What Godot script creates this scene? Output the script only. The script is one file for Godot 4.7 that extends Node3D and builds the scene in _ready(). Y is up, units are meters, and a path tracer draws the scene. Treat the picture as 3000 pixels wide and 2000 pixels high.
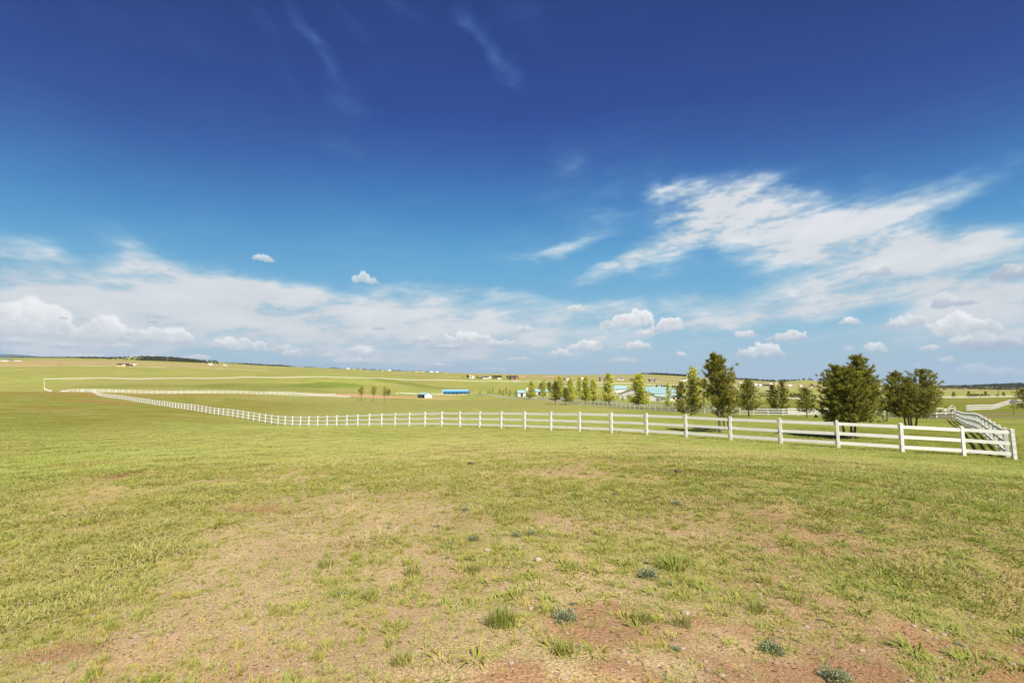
extends Node3D
# A white-fenced horse ranch on rolling spring prairie.
const EYE := 1.75
const SUN_AZ := 154.0
const SUN_EL := 51.0
const EXPOSURE := 1.67
var rng := RandomNumberGenerator.new()
var taken := {}
var mats := {}

func _ready() -> void:
	rng.seed = 7
	make_camera_and_light()
	make_sky()
	print("sky ", Time.get_ticks_msec())
	make_materials()
	prepare_land()
	make_ground()
	print("ground ", Time.get_ticks_msec())
	make_roads()
	make_far_land()
	print("far land ", Time.get_ticks_msec())
	make_fences()
	print("fences ", Time.get_ticks_msec())
	make_buildings()
	print("buildings ", Time.get_ticks_msec())
	make_trees()
	print("trees ", Time.get_ticks_msec())
	make_street_furniture()
	make_grass()
	print("grass ", Time.get_ticks_msec())
	make_small_things()
	print("end ", Time.get_ticks_msec())

func make_camera_and_light() -> void:
	var cam := Camera3D.new()
	cam.name = "camera"
	cam.position = Vector3(0, EYE, 0)
	cam.rotation_degrees = Vector3(5.492, 0, 0)
	cam.fov = 75.14
	cam.near = 0.1
	cam.far = 90000.0
	add_child(cam)
	var sun := DirectionalLight3D.new()
	sun.name = "sun"
	sun.light_color = Color(1.0, 0.955, 0.87)
	sun.light_energy = 1.5
	sun.light_angular_distance = 0.53
	sun.shadow_enabled = true
	add_child(sun)
	var az := deg_to_rad(SUN_AZ)
	var el := deg_to_rad(SUN_EL)
	var to := Vector3(sin(az) * cos(el), sin(el), -cos(az) * cos(el))
	sun.look_at_from_position(to * 100.0, Vector3.ZERO, Vector3.UP)
	env = Environment.new()
	env.tonemap_mode = Environment.TONE_MAPPER_LINEAR
	env.tonemap_exposure = EXPOSURE
	env.background_mode = Environment.BG_SKY
	env.background_energy_multiplier = 1.0 / EXPOSURE
	env.sdfgi_enabled = true
	env.ssao_enabled = true
	env.ssil_enabled = true
	env.fog_enabled = true
	env.fog_density = 0.000022
	env.fog_light_color = Color(0.76, 0.88, 1.0)
	var we := WorldEnvironment.new()
	we.name = "world_environment"
	we.environment = env
	add_child(we)

# ---------------------------------------------------------------- sky
var env: Environment
var sky_step := 1.0
var sky_a0 := 0.0
var sky_e0 := 0.0
var sky_w := 0
var sky_h := 0
var sky_list_cirrus: Array = []
var sky_list_cumulus: Array = []
const AIR := [[90.0, 33, 50, 108], [60.0, 35, 54, 114], [46.0, 31, 55, 122], [38.0, 33, 62, 136], [32.0, 37, 72, 150], [27.5, 47, 94, 167], [23.5, 58, 120, 187], [20.0, 70, 141, 200], [16.0, 93, 165, 212], [11.0, 117, 180, 217], [7.0, 146, 196, 222], [3.5, 176, 206, 223], [1.2, 184, 205, 223], [0.0, 186, 204, 222], [-90.0, 186, 204, 222]]

func air_at(el: float) -> Vector3:
	for k in AIR.size() - 1:
		if el >= AIR[k + 1][0]:
			var t: float = (AIR[k][0] - el) / (AIR[k][0] - AIR[k + 1][0])
			t = clampf(t, 0.0, 1.0)
			return Vector3(lerpf(AIR[k][1], AIR[k + 1][1], t), lerpf(AIR[k][2], AIR[k + 1][2], t), lerpf(AIR[k][3], AIR[k + 1][3], t))
	return Vector3(186, 204, 222)

func sky_piece(a0: float, e0: float, step: float, w: int, h: int) -> Image:
	# a0: azimuth of the first column (0 = ahead, 90 = to the right), e0: height of the first row, both in degrees
	var warp := FastNoiseLite.new()
	warp.seed = 11
	warp.frequency = 0.045
	warp.fractal_octaves = 4
	var streak := FastNoiseLite.new()
	streak.seed = 5
	streak.frequency = 0.16
	streak.fractal_octaves = 6
	streak.fractal_gain = 0.55
	var fine := FastNoiseLite.new()
	fine.seed = 23
	fine.frequency = 1.1
	fine.fractal_octaves = 4
	fine.fractal_gain = 0.55
	var patch := FastNoiseLite.new()
	patch.seed = 31
	patch.frequency = 0.06
	patch.fractal_octaves = 4
	var n := w * h
	var wa := PackedFloat32Array()
	var we := PackedFloat32Array()
	var cov := PackedFloat32Array()
	wa.resize(n)
	we.resize(n)
	cov.resize(n)
	for j in h:
		var el := e0 - j * step
		for i in w:
			var az := a0 + i * step
			var k := j * w + i
			wa[k] = az + 3.6 * warp.get_noise_2d(az, el * 2.2) + 0.7 * streak.get_noise_2d(az * 2.0 + 90.0, el * 4.0)
			we[k] = el + 2.0 * warp.get_noise_2d(az + 300.0, el * 2.2) + 0.5 * streak.get_noise_2d(az * 2.0, el * 4.0 + 70.0)
	for c: Array in sky_list_cirrus:
		var ca: float = c[0]
		var ce: float = c[1]
		var cs := cos(deg_to_rad(ce))
		var rx: float = c[2] * 1.32
		var ry: float = c[3] * 1.32
		var rot := deg_to_rad(float(c[4]))
		var co := cos(rot)
		var si := sin(rot)
		var ext_a := (absf(rx * co) + absf(ry * si)) / cs + 4.5
		var ext_e := absf(rx * si) + absf(ry * co) + 2.8
		var i0 := maxi(0, int((ca - ext_a - a0) / step))
		var i1 := mini(w - 1, int((ca + ext_a - a0) / step))
		var j0 := maxi(0, int((e0 - ce - ext_e) / step))
		var j1 := mini(h - 1, int((e0 - ce + ext_e) / step))
		var d: float = c[5]
		for j in range(j0, j1 + 1):
			for i in range(i0, i1 + 1):
				var k := j * w + i
				var dx := (wa[k] - ca) * cs
				var dy := we[k] - ce
				var u := (dx * co + dy * si) / rx
				var v := (dy * co - dx * si) / ry
				var q := u * u + v * v
				if q < 1.0:
					var g := (1.0 - q)
					g = g * g * d
					cov[k] = cov[k] + g - cov[k] * g
	var img := PackedByteArray()
	img.resize(n * 3)
	for j in h:
		var el := e0 - j * step
		var air_0 := air_at(el)
		var air_1 := air_at(el * 1.25)
		for i in w:
			var k := j * w + i
			var az := a0 + i * step
			var air := air_0.lerp(air_1, smoothstep(8.0, 60.0, absf(az)))
			var x := az * cos(deg_to_rad(el))
			var s := streak.get_noise_2d((x + el * 0.5) * 0.62, (el - x * 0.13) * 2.0)
			var cv := cov[k]
			var b := patch.get_noise_2d(x, el * 2.5)
			var al := 0.0
			if cv > 0.004:
				var f := fine.get_noise_2d(x * 0.55 + el * 0.3, el * 1.5)
				var fibre := streak.get_noise_2d((x + el * 0.5) * 0.9 + 200.0, (el - x * 0.13) * 7.0)
				al = cv * (1.06 + 0.55 * s + 0.22 * f + 0.30 * b + 0.42 * fibre * (1.2 - cv)) - 0.08 * (1.0 - cv) + 0.12 * s * cv
				al = clampf(al, 0.0, 1.0)
				al = al * (0.34 + 0.66 * al)
				al = minf(al * 1.06, 0.965)
			# thin veil of ice cloud everywhere
			var veil := clampf(0.05 + 0.12 * s + 0.10 * b, 0.0, 0.2) * clampf((el + 2.0) / 12.0, 0.3, 1.0) * (1.0 - 0.6 * smoothstep(20.0, 34.0, el))
			al = al + veil * (1.0 - al) * 0.55
			var bright := 223.0 + 3.0 * smoothstep(10.0, 18.0, el) + 14.0 * s + 9.0 * b
			var whit := Vector3(bright, bright + 2.0, bright + 5.0)
			whit = whit.lerp(Vector3(212, 219, 228), clampf((7.0 - el) / 14.0, 0.0, 0.5))
			var thin := Vector3(110, 150, 205).lerp(whit, clampf(al * 1.6 + (24.0 - el) / 22.0, 0.0, 1.0))
			var col := air.lerp(thin, al)
			var dit := rng.randf() - 0.5
			img[k * 3] = int(clampf(col.x + dit, 0.0, 255.0))
			img[k * 3 + 1] = int(clampf(col.y + dit, 0.0, 255.0))
			img[k * 3 + 2] = int(clampf(col.z + dit, 0.0, 255.0))
	# fair-weather cumulus: heaps of puffs on a flat base
	var puffs := RandomNumberGenerator.new()
	for ci in sky_list_cumulus.size():
		var c: Array = sky_list_cumulus[ci]
		puffs.seed = 400 + ci * 13
		var ca: float = c[0]
		var ce: float = c[1]
		var cw: float = c[2]
		var ch: float = c[3]
		var cs := cos(deg_to_rad(ce))
		var list := []
		var np := clampi(int(cw / ch * 7.0), 9, 30)
		var skew := puffs.randf_range(-0.22, 0.22)
		for p in np:
			var u := -0.46 + 0.92 * (p + puffs.randf_range(0.1, 0.9)) / np
			var prof := (1.0 - pow(absf(2.0 * (u - skew)) / (1.0 + 2.0 * absf(skew)), 1.7)) * puffs.randf_range(0.55, 1.0)
			var r := ch * clampf(prof * puffs.randf_range(0.3, 0.52), 0.12, 0.5)
			var y := maxf(prof * ch - r, r * 0.35)
			list.append([u * cw, y, r])
			if prof > 0.4:
				var r2 := r * puffs.randf_range(0.6, 0.95)
				list.append([u * cw + puffs.randf_range(-0.5, 0.5) * r, y * puffs.randf_range(0.2, 0.6), r2 * 1.15])
		var i0 := maxi(0, int((ca - cw * 0.62 / cs - a0) / step))
		var i1 := mini(w - 1, int((ca + cw * 0.62 / cs - a0) / step))
		var j0 := maxi(0, int((e0 - ce - ch * 1.25) / step))
		var j1 := mini(h - 1, int((e0 - ce + ch * 0.35) / step))
		var amp := minf(ch * 0.26, 0.6)
		var fr := 0.9 / ch
		for j in range(j0, j1 + 1):
			for i in range(i0, i1 + 1):
				var k := j * w + i
				var x0 := (a0 + i * step - ca) * cs
				var y0 := e0 - j * step - ce
				var wx := fine.get_noise_2d(x0 * fr + ci * 7.3, y0 * fr)
				var wy := fine.get_noise_2d(x0 * fr + 40.0, y0 * fr + ci * 3.1)
				var x := x0 + amp * wx
				var y := y0 + amp * wy
				var best := -1.0
				var bx := 0.0
				var by := 0.0
				for p: Array in list:
					var px: float = x - p[0]
					var py: float = y - p[1]
					var f: float = 1.0 - sqrt(px * px + py * py) / p[2]
					if f > best:
						best = f
						bx = px / p[2]
						by = py / p[2]
				var base := clampf((y + ch * 0.10) / (ch * 0.16), 0.0, 1.0)
				var al := clampf((best + 0.08 + 0.12 * wx) / 0.30, 0.0, 1.0) * base
				if al <= 0.0:
					continue
				al = al * al * (3.0 - 2.0 * al)
				var lit := clampf(0.50 + 0.34 * by + 0.16 * bx + 0.30 * (y / ch) + 0.25 * wy, 0.0, 1.0)
				var gray: float = minf(c[5] * 1.5, 1.0)
				var bright: float = c[4]
				var under := clampf(1.0 - y / (ch * 0.55), 0.0, 1.0) * gray
				var v := lerpf(204.0, 259.0, lit) * (0.80 + 0.20 * bright)
				var top := Vector3(v, v, v * 0.997)
				var low := Vector3(164, 176, 198).lerp(Vector3(206, 214, 224), clampf(bright * 1.3 - 0.6, 0.0, 1.0))
				var col := top.lerp(low, clampf(under * 1.15 + (1.0 - bright) * 0.7, 0.0, 1.0))
				var el := e0 - j * step
				col = col.lerp(Vector3(208, 215, 225), clampf((3.0 - el) / 7.0, 0.0, 0.3))
				al *= 0.97 if bright > 0.93 else 0.82
				img[k * 3] = int(minf(lerpf(img[k * 3], col.x, al), 255.0))
				img[k * 3 + 1] = int(minf(lerpf(img[k * 3 + 1], col.y, al), 255.0))
				img[k * 3 + 2] = int(minf(lerpf(img[k * 3 + 2], col.z, al), 255.0))
	return Image.create_from_data(w, h, false, Image.FORMAT_RGB8, img)

func make_sky() -> void:
	sky_list_cirrus = CIRRUS.duplicate()
	sky_list_cumulus = CUMULUS.duplicate()
	# the same weather goes on all round: sheets low down, wisps higher up, rows of small heaps
	var r := RandomNumberGenerator.new()
	r.seed = 91
	for k in 150:
		var a := r.randf_range(-172.0, 172.0)
		if absf(a) < 66.0:
			continue
		if k % 3 < 2:
			sky_list_cirrus.append([a, r.randf_range(3.0, 17.0), r.randf_range(6.0, 16.0), r.randf_range(1.5, 4.0), r.randf_range(-12.0, 12.0), r.randf_range(0.5, 0.95)])
		else:
			sky_list_cirrus.append([a, r.randf_range(24.0, 62.0), r.randf_range(3.0, 8.0), r.randf_range(0.8, 2.0), r.randf_range(-50.0, 50.0), r.randf_range(0.15, 0.4)])
	for k in 120:
		var a := r.randf_range(-174.0, 174.0)
		if absf(a) < 60.0:
			continue
		var e := r.randf_range(0.6, 7.5)
		sky_list_cumulus.append([a, e, r.randf_range(1.6, 5.0) * (0.5 + e / 8.0), r.randf_range(0.6, 1.5) * (0.4 + e / 8.0), r.randf_range(0.85, 1.0), 0.35])
	var full := sky_piece(-180.0 + 0.18, 90.0 - 0.18, 0.3515625, 1024, 260)
	full.resize(4096, 1040, Image.INTERPOLATE_CUBIC)
	var s := 360.0 / 4096.0
	var i0 := 1380
	var j0 := 470
	var near := sky_piece(-180.0 + (i0 + 0.5) * s, 90.0 - (j0 + 0.5) * s, s, 4096 - 2 * i0, 1040 - j0)
	var whole := Image.create_empty(4096, 2048, false, Image.FORMAT_RGB8)
	whole.fill(Color8(186, 204, 222))
	whole.blit_rect(full, Rect2i(0, 0, 4096, 1040), Vector2i(0, 0))
	whole.blit_rect(near, Rect2i(0, 0, near.get_width(), near.get_height()), Vector2i(i0, j0))
	var pano := PanoramaSkyMaterial.new()
	var turned := Image.create_empty(4096, 2048, false, Image.FORMAT_RGB8)
	turned.blit_rect(whole, Rect2i(2048, 0, 2048, 2048), Vector2i(0, 0))
	turned.blit_rect(whole, Rect2i(0, 0, 2048, 2048), Vector2i(2048, 0))
	pano.panorama = ImageTexture.create_from_image(turned)
	var sky := Sky.new()
	sky.sky_material = pano
	env.sky = sky

# ---------------------------------------------------------------- names and metas
func numbered(called: String) -> String:
	var k: int = taken.get(called, 0)
	taken[called] = k + 1
	return called if k == 0 else "%s_%03d" % [called, k]

func tag(o: Node, label: String, category: String, group := "") -> void:
	o.set_meta("label", label)
	o.set_meta("category", category)
	if group != "":
		o.set_meta("group", group)

func thing(called: String, label: String, category: String, at: Vector3, turn := 0.0, group := "") -> Node3D:
	var o := Node3D.new()
	o.name = numbered(called)
	add_child(o)
	o.position = at
	o.rotation.y = turn
	tag(o, label, category, group)
	return o

func part(called: String, mesh: Mesh, m: Material, parent: Node3D, xf := Transform3D.IDENTITY) -> MeshInstance3D:
	var o := MeshInstance3D.new()
	o.name = called
	o.mesh = mesh
	o.material_override = m
	o.transform = xf
	parent.add_child(o, true)
	return o

func structure(called: String, mesh: Mesh, m: Material) -> MeshInstance3D:
	var o := MeshInstance3D.new()
	o.name = numbered(called)
	o.mesh = mesh
	o.material_override = m
	o.set_meta("kind", "structure")
	add_child(o)
	return o

# ---------------------------------------------------------------- mesh helpers
func boxes(list: Array) -> ArrayMesh:
	# list of [centre, size] or [centre, size, Basis]
	var st := SurfaceTool.new()
	st.begin(Mesh.PRIMITIVE_TRIANGLES)
	for b: Array in list:
		add_box(st, b[0], b[1], b[2] if b.size() > 2 else Basis.IDENTITY)
	st.generate_normals()
	return st.commit()

func quad(st: SurfaceTool, a: Vector3, b: Vector3, c: Vector3, d: Vector3) -> void:
	# clockwise seen from the front
	for v: Vector3 in [a, b, c, a, c, d]:
		st.add_vertex(v)

func add_box(st: SurfaceTool, at: Vector3, size: Vector3, basis := Basis.IDENTITY) -> void:
	st.set_smooth_group(-1)
	var h := size * 0.5
	var p: Array[Vector3] = []
	for k in 8:
		p.append(at + basis * Vector3(h.x * (1 if k & 1 else -1), h.y * (1 if k & 2 else -1), h.z * (1 if k & 4 else -1)))
	quad(st, p[4], p[6], p[7], p[5])
	quad(st, p[1], p[3], p[2], p[0])
	quad(st, p[5], p[7], p[3], p[1])
	quad(st, p[0], p[2], p[6], p[4])
	quad(st, p[6], p[2], p[3], p[7])
	quad(st, p[0], p[4], p[5], p[1])

func chamfered(at: Vector3, size: Vector3, c: float) -> ArrayMesh:
	# a box whose four long (y) edges and top edges are cut
	var st := SurfaceTool.new()
	st.begin(Mesh.PRIMITIVE_TRIANGLES)
	st.set_smooth_group(-1)
	var rings := []
	for lev: Array in [[-size.y * 0.5, 0.0], [size.y * 0.5 - c, 0.0], [size.y * 0.5, c]]:
		var hx: float = size.x * 0.5 - lev[1]
		var hz: float = size.z * 0.5 - lev[1]
		var ring := []
		for q: Array in [[hx, hz - c], [hx - c, hz], [-hx + c, hz], [-hx, hz - c], [-hx, -hz + c], [-hx + c, -hz], [hx - c, -hz], [hx, -hz + c]]:
			ring.append(at + Vector3(q[0], lev[0], q[1]))
		rings.append(ring)
	for k in 2:
		for i in 8:
			var j := (i + 1) % 8
			quad(st, rings[k][j], rings[k + 1][j], rings[k + 1][i], rings[k][i])
	for i in range(1, 7):
		st.add_vertex(rings[2][0])
		st.add_vertex(rings[2][i + 1])
		st.add_vertex(rings[2][i])
	st.generate_normals()
	return st.commit()

func add_tube(st: SurfaceTool, pts: Array, radii: Array, sides := 6) -> void:
	st.set_smooth_group(1)
	var rings := []
	for k in pts.size():
		var d: Vector3 = (pts[mini(k + 1, pts.size() - 1)] - pts[maxi(k - 1, 0)]).normalized()
		var u := d.cross(Vector3(0.31, 0.2, 0.93)).normalized()
		var v := d.cross(u)
		var ring := []
		for i in sides:
			var a := TAU * i / sides
			ring.append(pts[k] + (u * cos(a) + v * sin(a)) * radii[k])
		rings.append(ring)
	for k in pts.size() - 1:
		for i in sides:
			var j := (i + 1) % sides
			quad(st, rings[k][i], rings[k][j], rings[k + 1][j], rings[k + 1][i])
	for i in range(1, sides - 1):
		st.add_vertex(rings[-1][0])
		st.add_vertex(rings[-1][i])
		st.add_vertex(rings[-1][i + 1])

func commit(st: SurfaceTool) -> ArrayMesh:
	st.generate_normals()
	return st.commit()

func surface() -> SurfaceTool:
	var st := SurfaceTool.new()
	st.begin(Mesh.PRIMITIVE_TRIANGLES)
	return st

# ---------------------------------------------------------------- materials
func plain(r: float, g: float, b: float, rough := 0.85, tex: Texture2D = null, scale := 1.0) -> StandardMaterial3D:
	var m := StandardMaterial3D.new()
	m.albedo_color = Color(r, g, b).linear_to_srgb()
	m.roughness = rough
	m.metallic_specular = 0.35
	if tex:
		m.albedo_texture = tex
		m.uv1_triplanar = true
		m.uv1_world_triplanar = true
		m.uv1_scale = Vector3.ONE * scale
	return m

func noise_tex(size: int, freq: float, oct: int, seed_: int, lo: float, hi: float, warm := 0.0, kind := FastNoiseLite.TYPE_SIMPLEX_SMOOTH) -> NoiseTexture2D:
	var n := FastNoiseLite.new()
	n.noise_type = kind
	n.seed = seed_
	n.frequency = freq
	n.fractal_octaves = oct
	n.fractal_gain = 0.6
	var g := Gradient.new()
	g.offsets = PackedFloat32Array([0.12, 0.5, 0.88])
	var mid := (lo + hi) * 0.5
	g.colors = PackedColorArray([Color(lo, lo * (1.0 - warm), lo * (1.0 - warm * 2.0)).linear_to_srgb(), Color(mid, mid, mid).linear_to_srgb(), Color(hi, hi, hi * (1.0 - warm)).linear_to_srgb()])
	var t := NoiseTexture2D.new()
	t.width = size
	t.height = size
	t.seamless = true
	t.noise = n
	t.color_ramp = g
	return t

func make_materials() -> void:
	var grain := noise_tex(1024, 0.075, 6, 3, 0.40, 1.0, 0.05)
	var blotch := noise_tex(512, 0.02, 5, 8, 0.72, 1.0, 0.04)
	var ground := StandardMaterial3D.new()
	ground.vertex_color_use_as_albedo = true
	ground.roughness = 0.95
	ground.metallic_specular = 0.15
	ground.albedo_texture = grain
	ground.uv1_triplanar = true
	ground.uv1_world_triplanar = true
	ground.uv1_scale = Vector3.ONE * 0.43
	ground.detail_enabled = true
	ground.detail_albedo = blotch
	ground.detail_blend_mode = BaseMaterial3D.BLEND_MODE_MUL
	ground.detail_uv_layer = BaseMaterial3D.DETAIL_UV_2
	ground.uv2_triplanar = true
	ground.uv2_world_triplanar = true
	ground.uv2_scale = Vector3.ONE * 0.037
	ground.heightmap_enabled = true
	ground.heightmap_texture = noise_tex(1024, 0.045, 5, 21, 0.0, 1.0)
	ground.heightmap_scale = 0.9
	mats.ground = ground
	var vinyl := plain(0.85, 0.85, 0.85, 0.42, noise_tex(512, 0.012, 5, 14, 0.86, 1.0, 0.012), 0.21)
	mats.vinyl = vinyl
	mats.cap = plain(0.80, 0.80, 0.80, 0.4)
	mats.track = plain(0.21, 0.155, 0.125, 0.95, noise_tex(512, 0.03, 5, 17, 0.7, 1.0, 0.03), 0.13)
	mats.gravel = plain(0.50, 0.44, 0.34, 0.95, noise_tex(256, 0.03, 4, 18, 0.7, 1.0), 0.1)
	mats.bark = plain(0.21, 0.155, 0.12, 0.95, noise_tex(256, 0.06, 4, 19, 0.45, 1.0, 0.05), 1.6)
	mats.poplar_bark = plain(0.33, 0.31, 0.25, 0.9, noise_tex(256, 0.06, 4, 20, 0.55, 1.0), 0.9)
	var needles := StandardMaterial3D.new()
	needles.vertex_color_use_as_albedo = true
	needles.roughness = 0.7
	needles.metallic_specular = 0.25
	needles.cull_mode = BaseMaterial3D.CULL_DISABLED
	needles.backlight_enabled = true
	needles.backlight = Color(0.62, 0.62, 0.45)
	mats.needles = needles
	var leaves: StandardMaterial3D = needles.duplicate()
	leaves.backlight = Color(0.75, 0.78, 0.55)
	leaves.roughness = 0.6
	mats.leaves = leaves
	var blades: StandardMaterial3D = needles.duplicate()
	blades.backlight = Color(0.78, 0.8, 0.6)
	blades.roughness = 0.6
	mats.blades = blades
	mats.white_steel = plain(0.78, 0.79, 0.83, 0.5, noise_tex(256, 0.01, 4, 24, 0.85, 1.0), 0.06)
	mats.cream_steel = plain(0.72, 0.66, 0.46, 0.5)
	mats.roof_blue = plain(0.30, 0.48, 0.53, 0.5, noise_tex(256, 0.012, 4, 25, 0.85, 1.0), 0.07)
	mats.roof_deep_blue = plain(0.03, 0.22, 0.46, 0.45)
	mats.trim_blue = plain(0.10, 0.32, 0.42, 0.5)
	mats.dark = plain(0.03, 0.032, 0.035, 0.7)
	mats.glass = plain(0.03, 0.04, 0.05, 0.12)
	mats.red_wood = plain(0.22, 0.07, 0.035, 0.9)
	mats.pole = plain(0.10, 0.075, 0.055, 0.95)
	mats.wire = plain(0.03, 0.03, 0.03, 0.6)
	mats.galvanised = plain(0.30, 0.29, 0.29, 0.55)
	mats.stone = plain(0.40, 0.32, 0.25, 0.95)
	mats.rubber = plain(0.02, 0.02, 0.02, 0.8)
	mats.dung = plain(0.10, 0.058, 0.04, 0.95)
	mats.hill = plain(0.07, 0.085, 0.055, 1.0, noise_tex(256, 0.03, 5, 27, 0.5, 1.0), 0.0006)
	mats.rust = plain(0.22, 0.06, 0.03, 0.9)
# ---------------------------------------------------------------- land
# A smooth surface through surveyed points: slope angle over (bearing, log distance), thin-plate spline, kept as a table.
const TH_STEP := 0.0349066
const TH_N := 75
const LR_STEP := 0.08
const LR_N := 121
var land_table := PackedFloat32Array()
var roll := FastNoiseLite.new()
var bump := FastNoiseLite.new()
var patchy := FastNoiseLite.new()
var mottle := FastNoiseLite.new()
var tone := FastNoiseLite.new()
const LR_0 := 1.0986
const HILLS := [[1640.0, -2450.0, 22.0, 70.0], [1560.0, -2500.0, 8.0, 60.0], [760.0, -2480.0, 12.0, 260.0], [1180.0, -2600.0, 8.0, 300.0], [-2040.0, -2420.0, 13.0, 100.0], [-1860.0, -2400.0, 13.0, 110.0], [-1640.0, -2420.0, 8.0, 130.0], [4350.0, -3700.0, 26.0, 420.0], [4900.0, -3800.0, 30.0, 600.0], [3700.0, -3600.0, 9.0, 260.0]]

func kernel(d2: float) -> float:
	return 0.5 * d2 * log(d2) if d2 > 1e-12 else 0.0

func prepare_land() -> void:
	roll.seed = 2
	roll.frequency = 0.011
	roll.fractal_octaves = 3
	bump.seed = 4
	bump.frequency = 0.55
	bump.fractal_octaves = 3
	patchy.seed = 6
	patchy.frequency = 0.16
	patchy.fractal_octaves = 5
	patchy.fractal_gain = 0.55
	mottle.seed = 9
	mottle.frequency = 0.02
	mottle.fractal_octaves = 5
	mottle.fractal_gain = 0.6
	tone.seed = 12
	tone.frequency = 0.0035
	tone.fractal_octaves = 4
	var n := LAND.size()
	var pu := PackedFloat64Array()
	var pv := PackedFloat64Array()
	var rhs := PackedFloat64Array()
	var rows: Array[PackedFloat64Array] = []
	for c: Array in LAND:
		var x: float = c[0]
		var z: float = -c[2]
		var r := sqrt(x * x + z * z)
		pu.append(1.3 * atan2(x, z))
		pv.append(log(r))
		rhs.append((c[1] - EYE) / r)
	for k in 3:
		rhs.append(0.0)
	var m := n + 3
	for i in m:
		var row := PackedFloat64Array()
		row.resize(m + 1)
		for j in n:
			if i < n:
				var du := pu[i] - pu[j]
				var dv := pv[i] - pv[j]
				row[j] = kernel(du * du + dv * dv) + (0.003 if i == j else 0.0)
			else:
				row[j] = 1.0 if i == n else (pu[j] if i == n + 1 else pv[j])
		if i < n:
			row[n] = 1.0
			row[n + 1] = pu[i]
			row[n + 2] = pv[i]
		row[m] = rhs[i]
		rows.append(row)
	for k in m:
		var best := k
		for i in range(k + 1, m):
			if absf(rows[i][k]) > absf(rows[best][k]):
				best = i
		var swap := rows[k]
		rows[k] = rows[best]
		rows[best] = swap
		var top := rows[k]
		for i in range(k + 1, m):
			var row := rows[i]
			var f := row[k] / top[k]
			if f != 0.0:
				for j in range(k, m + 1):
					row[j] -= f * top[j]
				rows[i] = row
	var w := PackedFloat64Array()
	w.resize(m)
	for k in range(m - 1, -1, -1):
		var s := rows[k][m]
		for j in range(k + 1, m):
			s -= rows[k][j] * w[j]
		w[k] = s / rows[k][k]
	land_table.resize(TH_N * LR_N)
	for i in TH_N:
		var u := 1.3 * (i - (TH_N - 1) / 2) * TH_STEP
		for j in LR_N:
			var v := LR_0 + j * LR_STEP
			var s := w[n] + w[n + 1] * u + w[n + 2] * v
			for k in n:
				var du := u - pu[k]
				var dv := v - pv[k]
				var d2 := du * du + dv * dv
				if d2 > 1e-12:
					s += w[k] * 0.5 * d2 * log(d2)
			land_table[i * LR_N + j] = s

func cubic(a: float, b: float, c: float, d: float, t: float) -> float:
	return b + 0.5 * t * (c - a + t * (2.0 * a - 5.0 * b + 4.0 * c - d + t * (3.0 * (b - c) + d - a)))

func table_at(th: float, lr: float) -> float:
	var fu := clampf(th / TH_STEP + (TH_N - 1) / 2, 1.0, TH_N - 2.001)
	var fv := clampf((lr - LR_0) / LR_STEP, 0.0, LR_N - 2.001)
	var i := int(fu)
	var j := int(fv)
	var tu := fu - i
	var tv := fv - j
	var q := [0.0, 0.0, 0.0, 0.0]
	var ja := maxi(j - 1, 0)
	var jd := mini(j + 2, LR_N - 1)
	for k in 4:
		var o := (i - 1 + k) * LR_N
		q[k] = cubic(land_table[o + ja], land_table[o + j], land_table[o + j + 1], land_table[o + jd], tv)
	return cubic(q[0], q[1], q[2], q[3], tu)

func height_at(x: float, z: float) -> float:
	var r := sqrt(x * x + z * z)
	var th := atan2(x, -z)
	var y: float
	if r < 3.0:
		var t := r / 3.0
		y = lerpf(0.0, EYE + 3.0 * table_at(clampf(th, -1.2, 1.2), LR_0), t * t)
	else:
		var front := EYE + r * table_at(clampf(th, -1.2, 1.2), log(r))
		y = front
		if absf(th) > 1.05:
			var back := -0.012 * minf(r, 400.0) - 0.002 * maxf(r - 400.0, 0.0)
			var t := smoothstep(1.05, 2.0, absf(th))
			y = lerpf(front, back, t)
	if r < 60.0:
		y += 0.035 * bump.get_noise_2d(x, z) * smoothstep(0.0, 4.0, r) * (1.0 - smoothstep(30.0, 60.0, r))
	if r > 6.0:
		y += roll.get_noise_2d(x, z) * 0.004 * minf(r, 300.0) * smoothstep(6.0, 30.0, r)
	if r > 1500.0:
		for h: Array in HILLS:
			var dx: float = x - h[0]
			var dz: float = z - h[1]
			var q: float = (dx * dx + dz * dz) / (h[3] * h[3])
			if q < 9.0:
				y += h[2] * exp(-q)
	return y

func on_land(x: float, z: float, dy := 0.0) -> Vector3:
	return Vector3(x, height_at(x, z) + dy, z)

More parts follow.
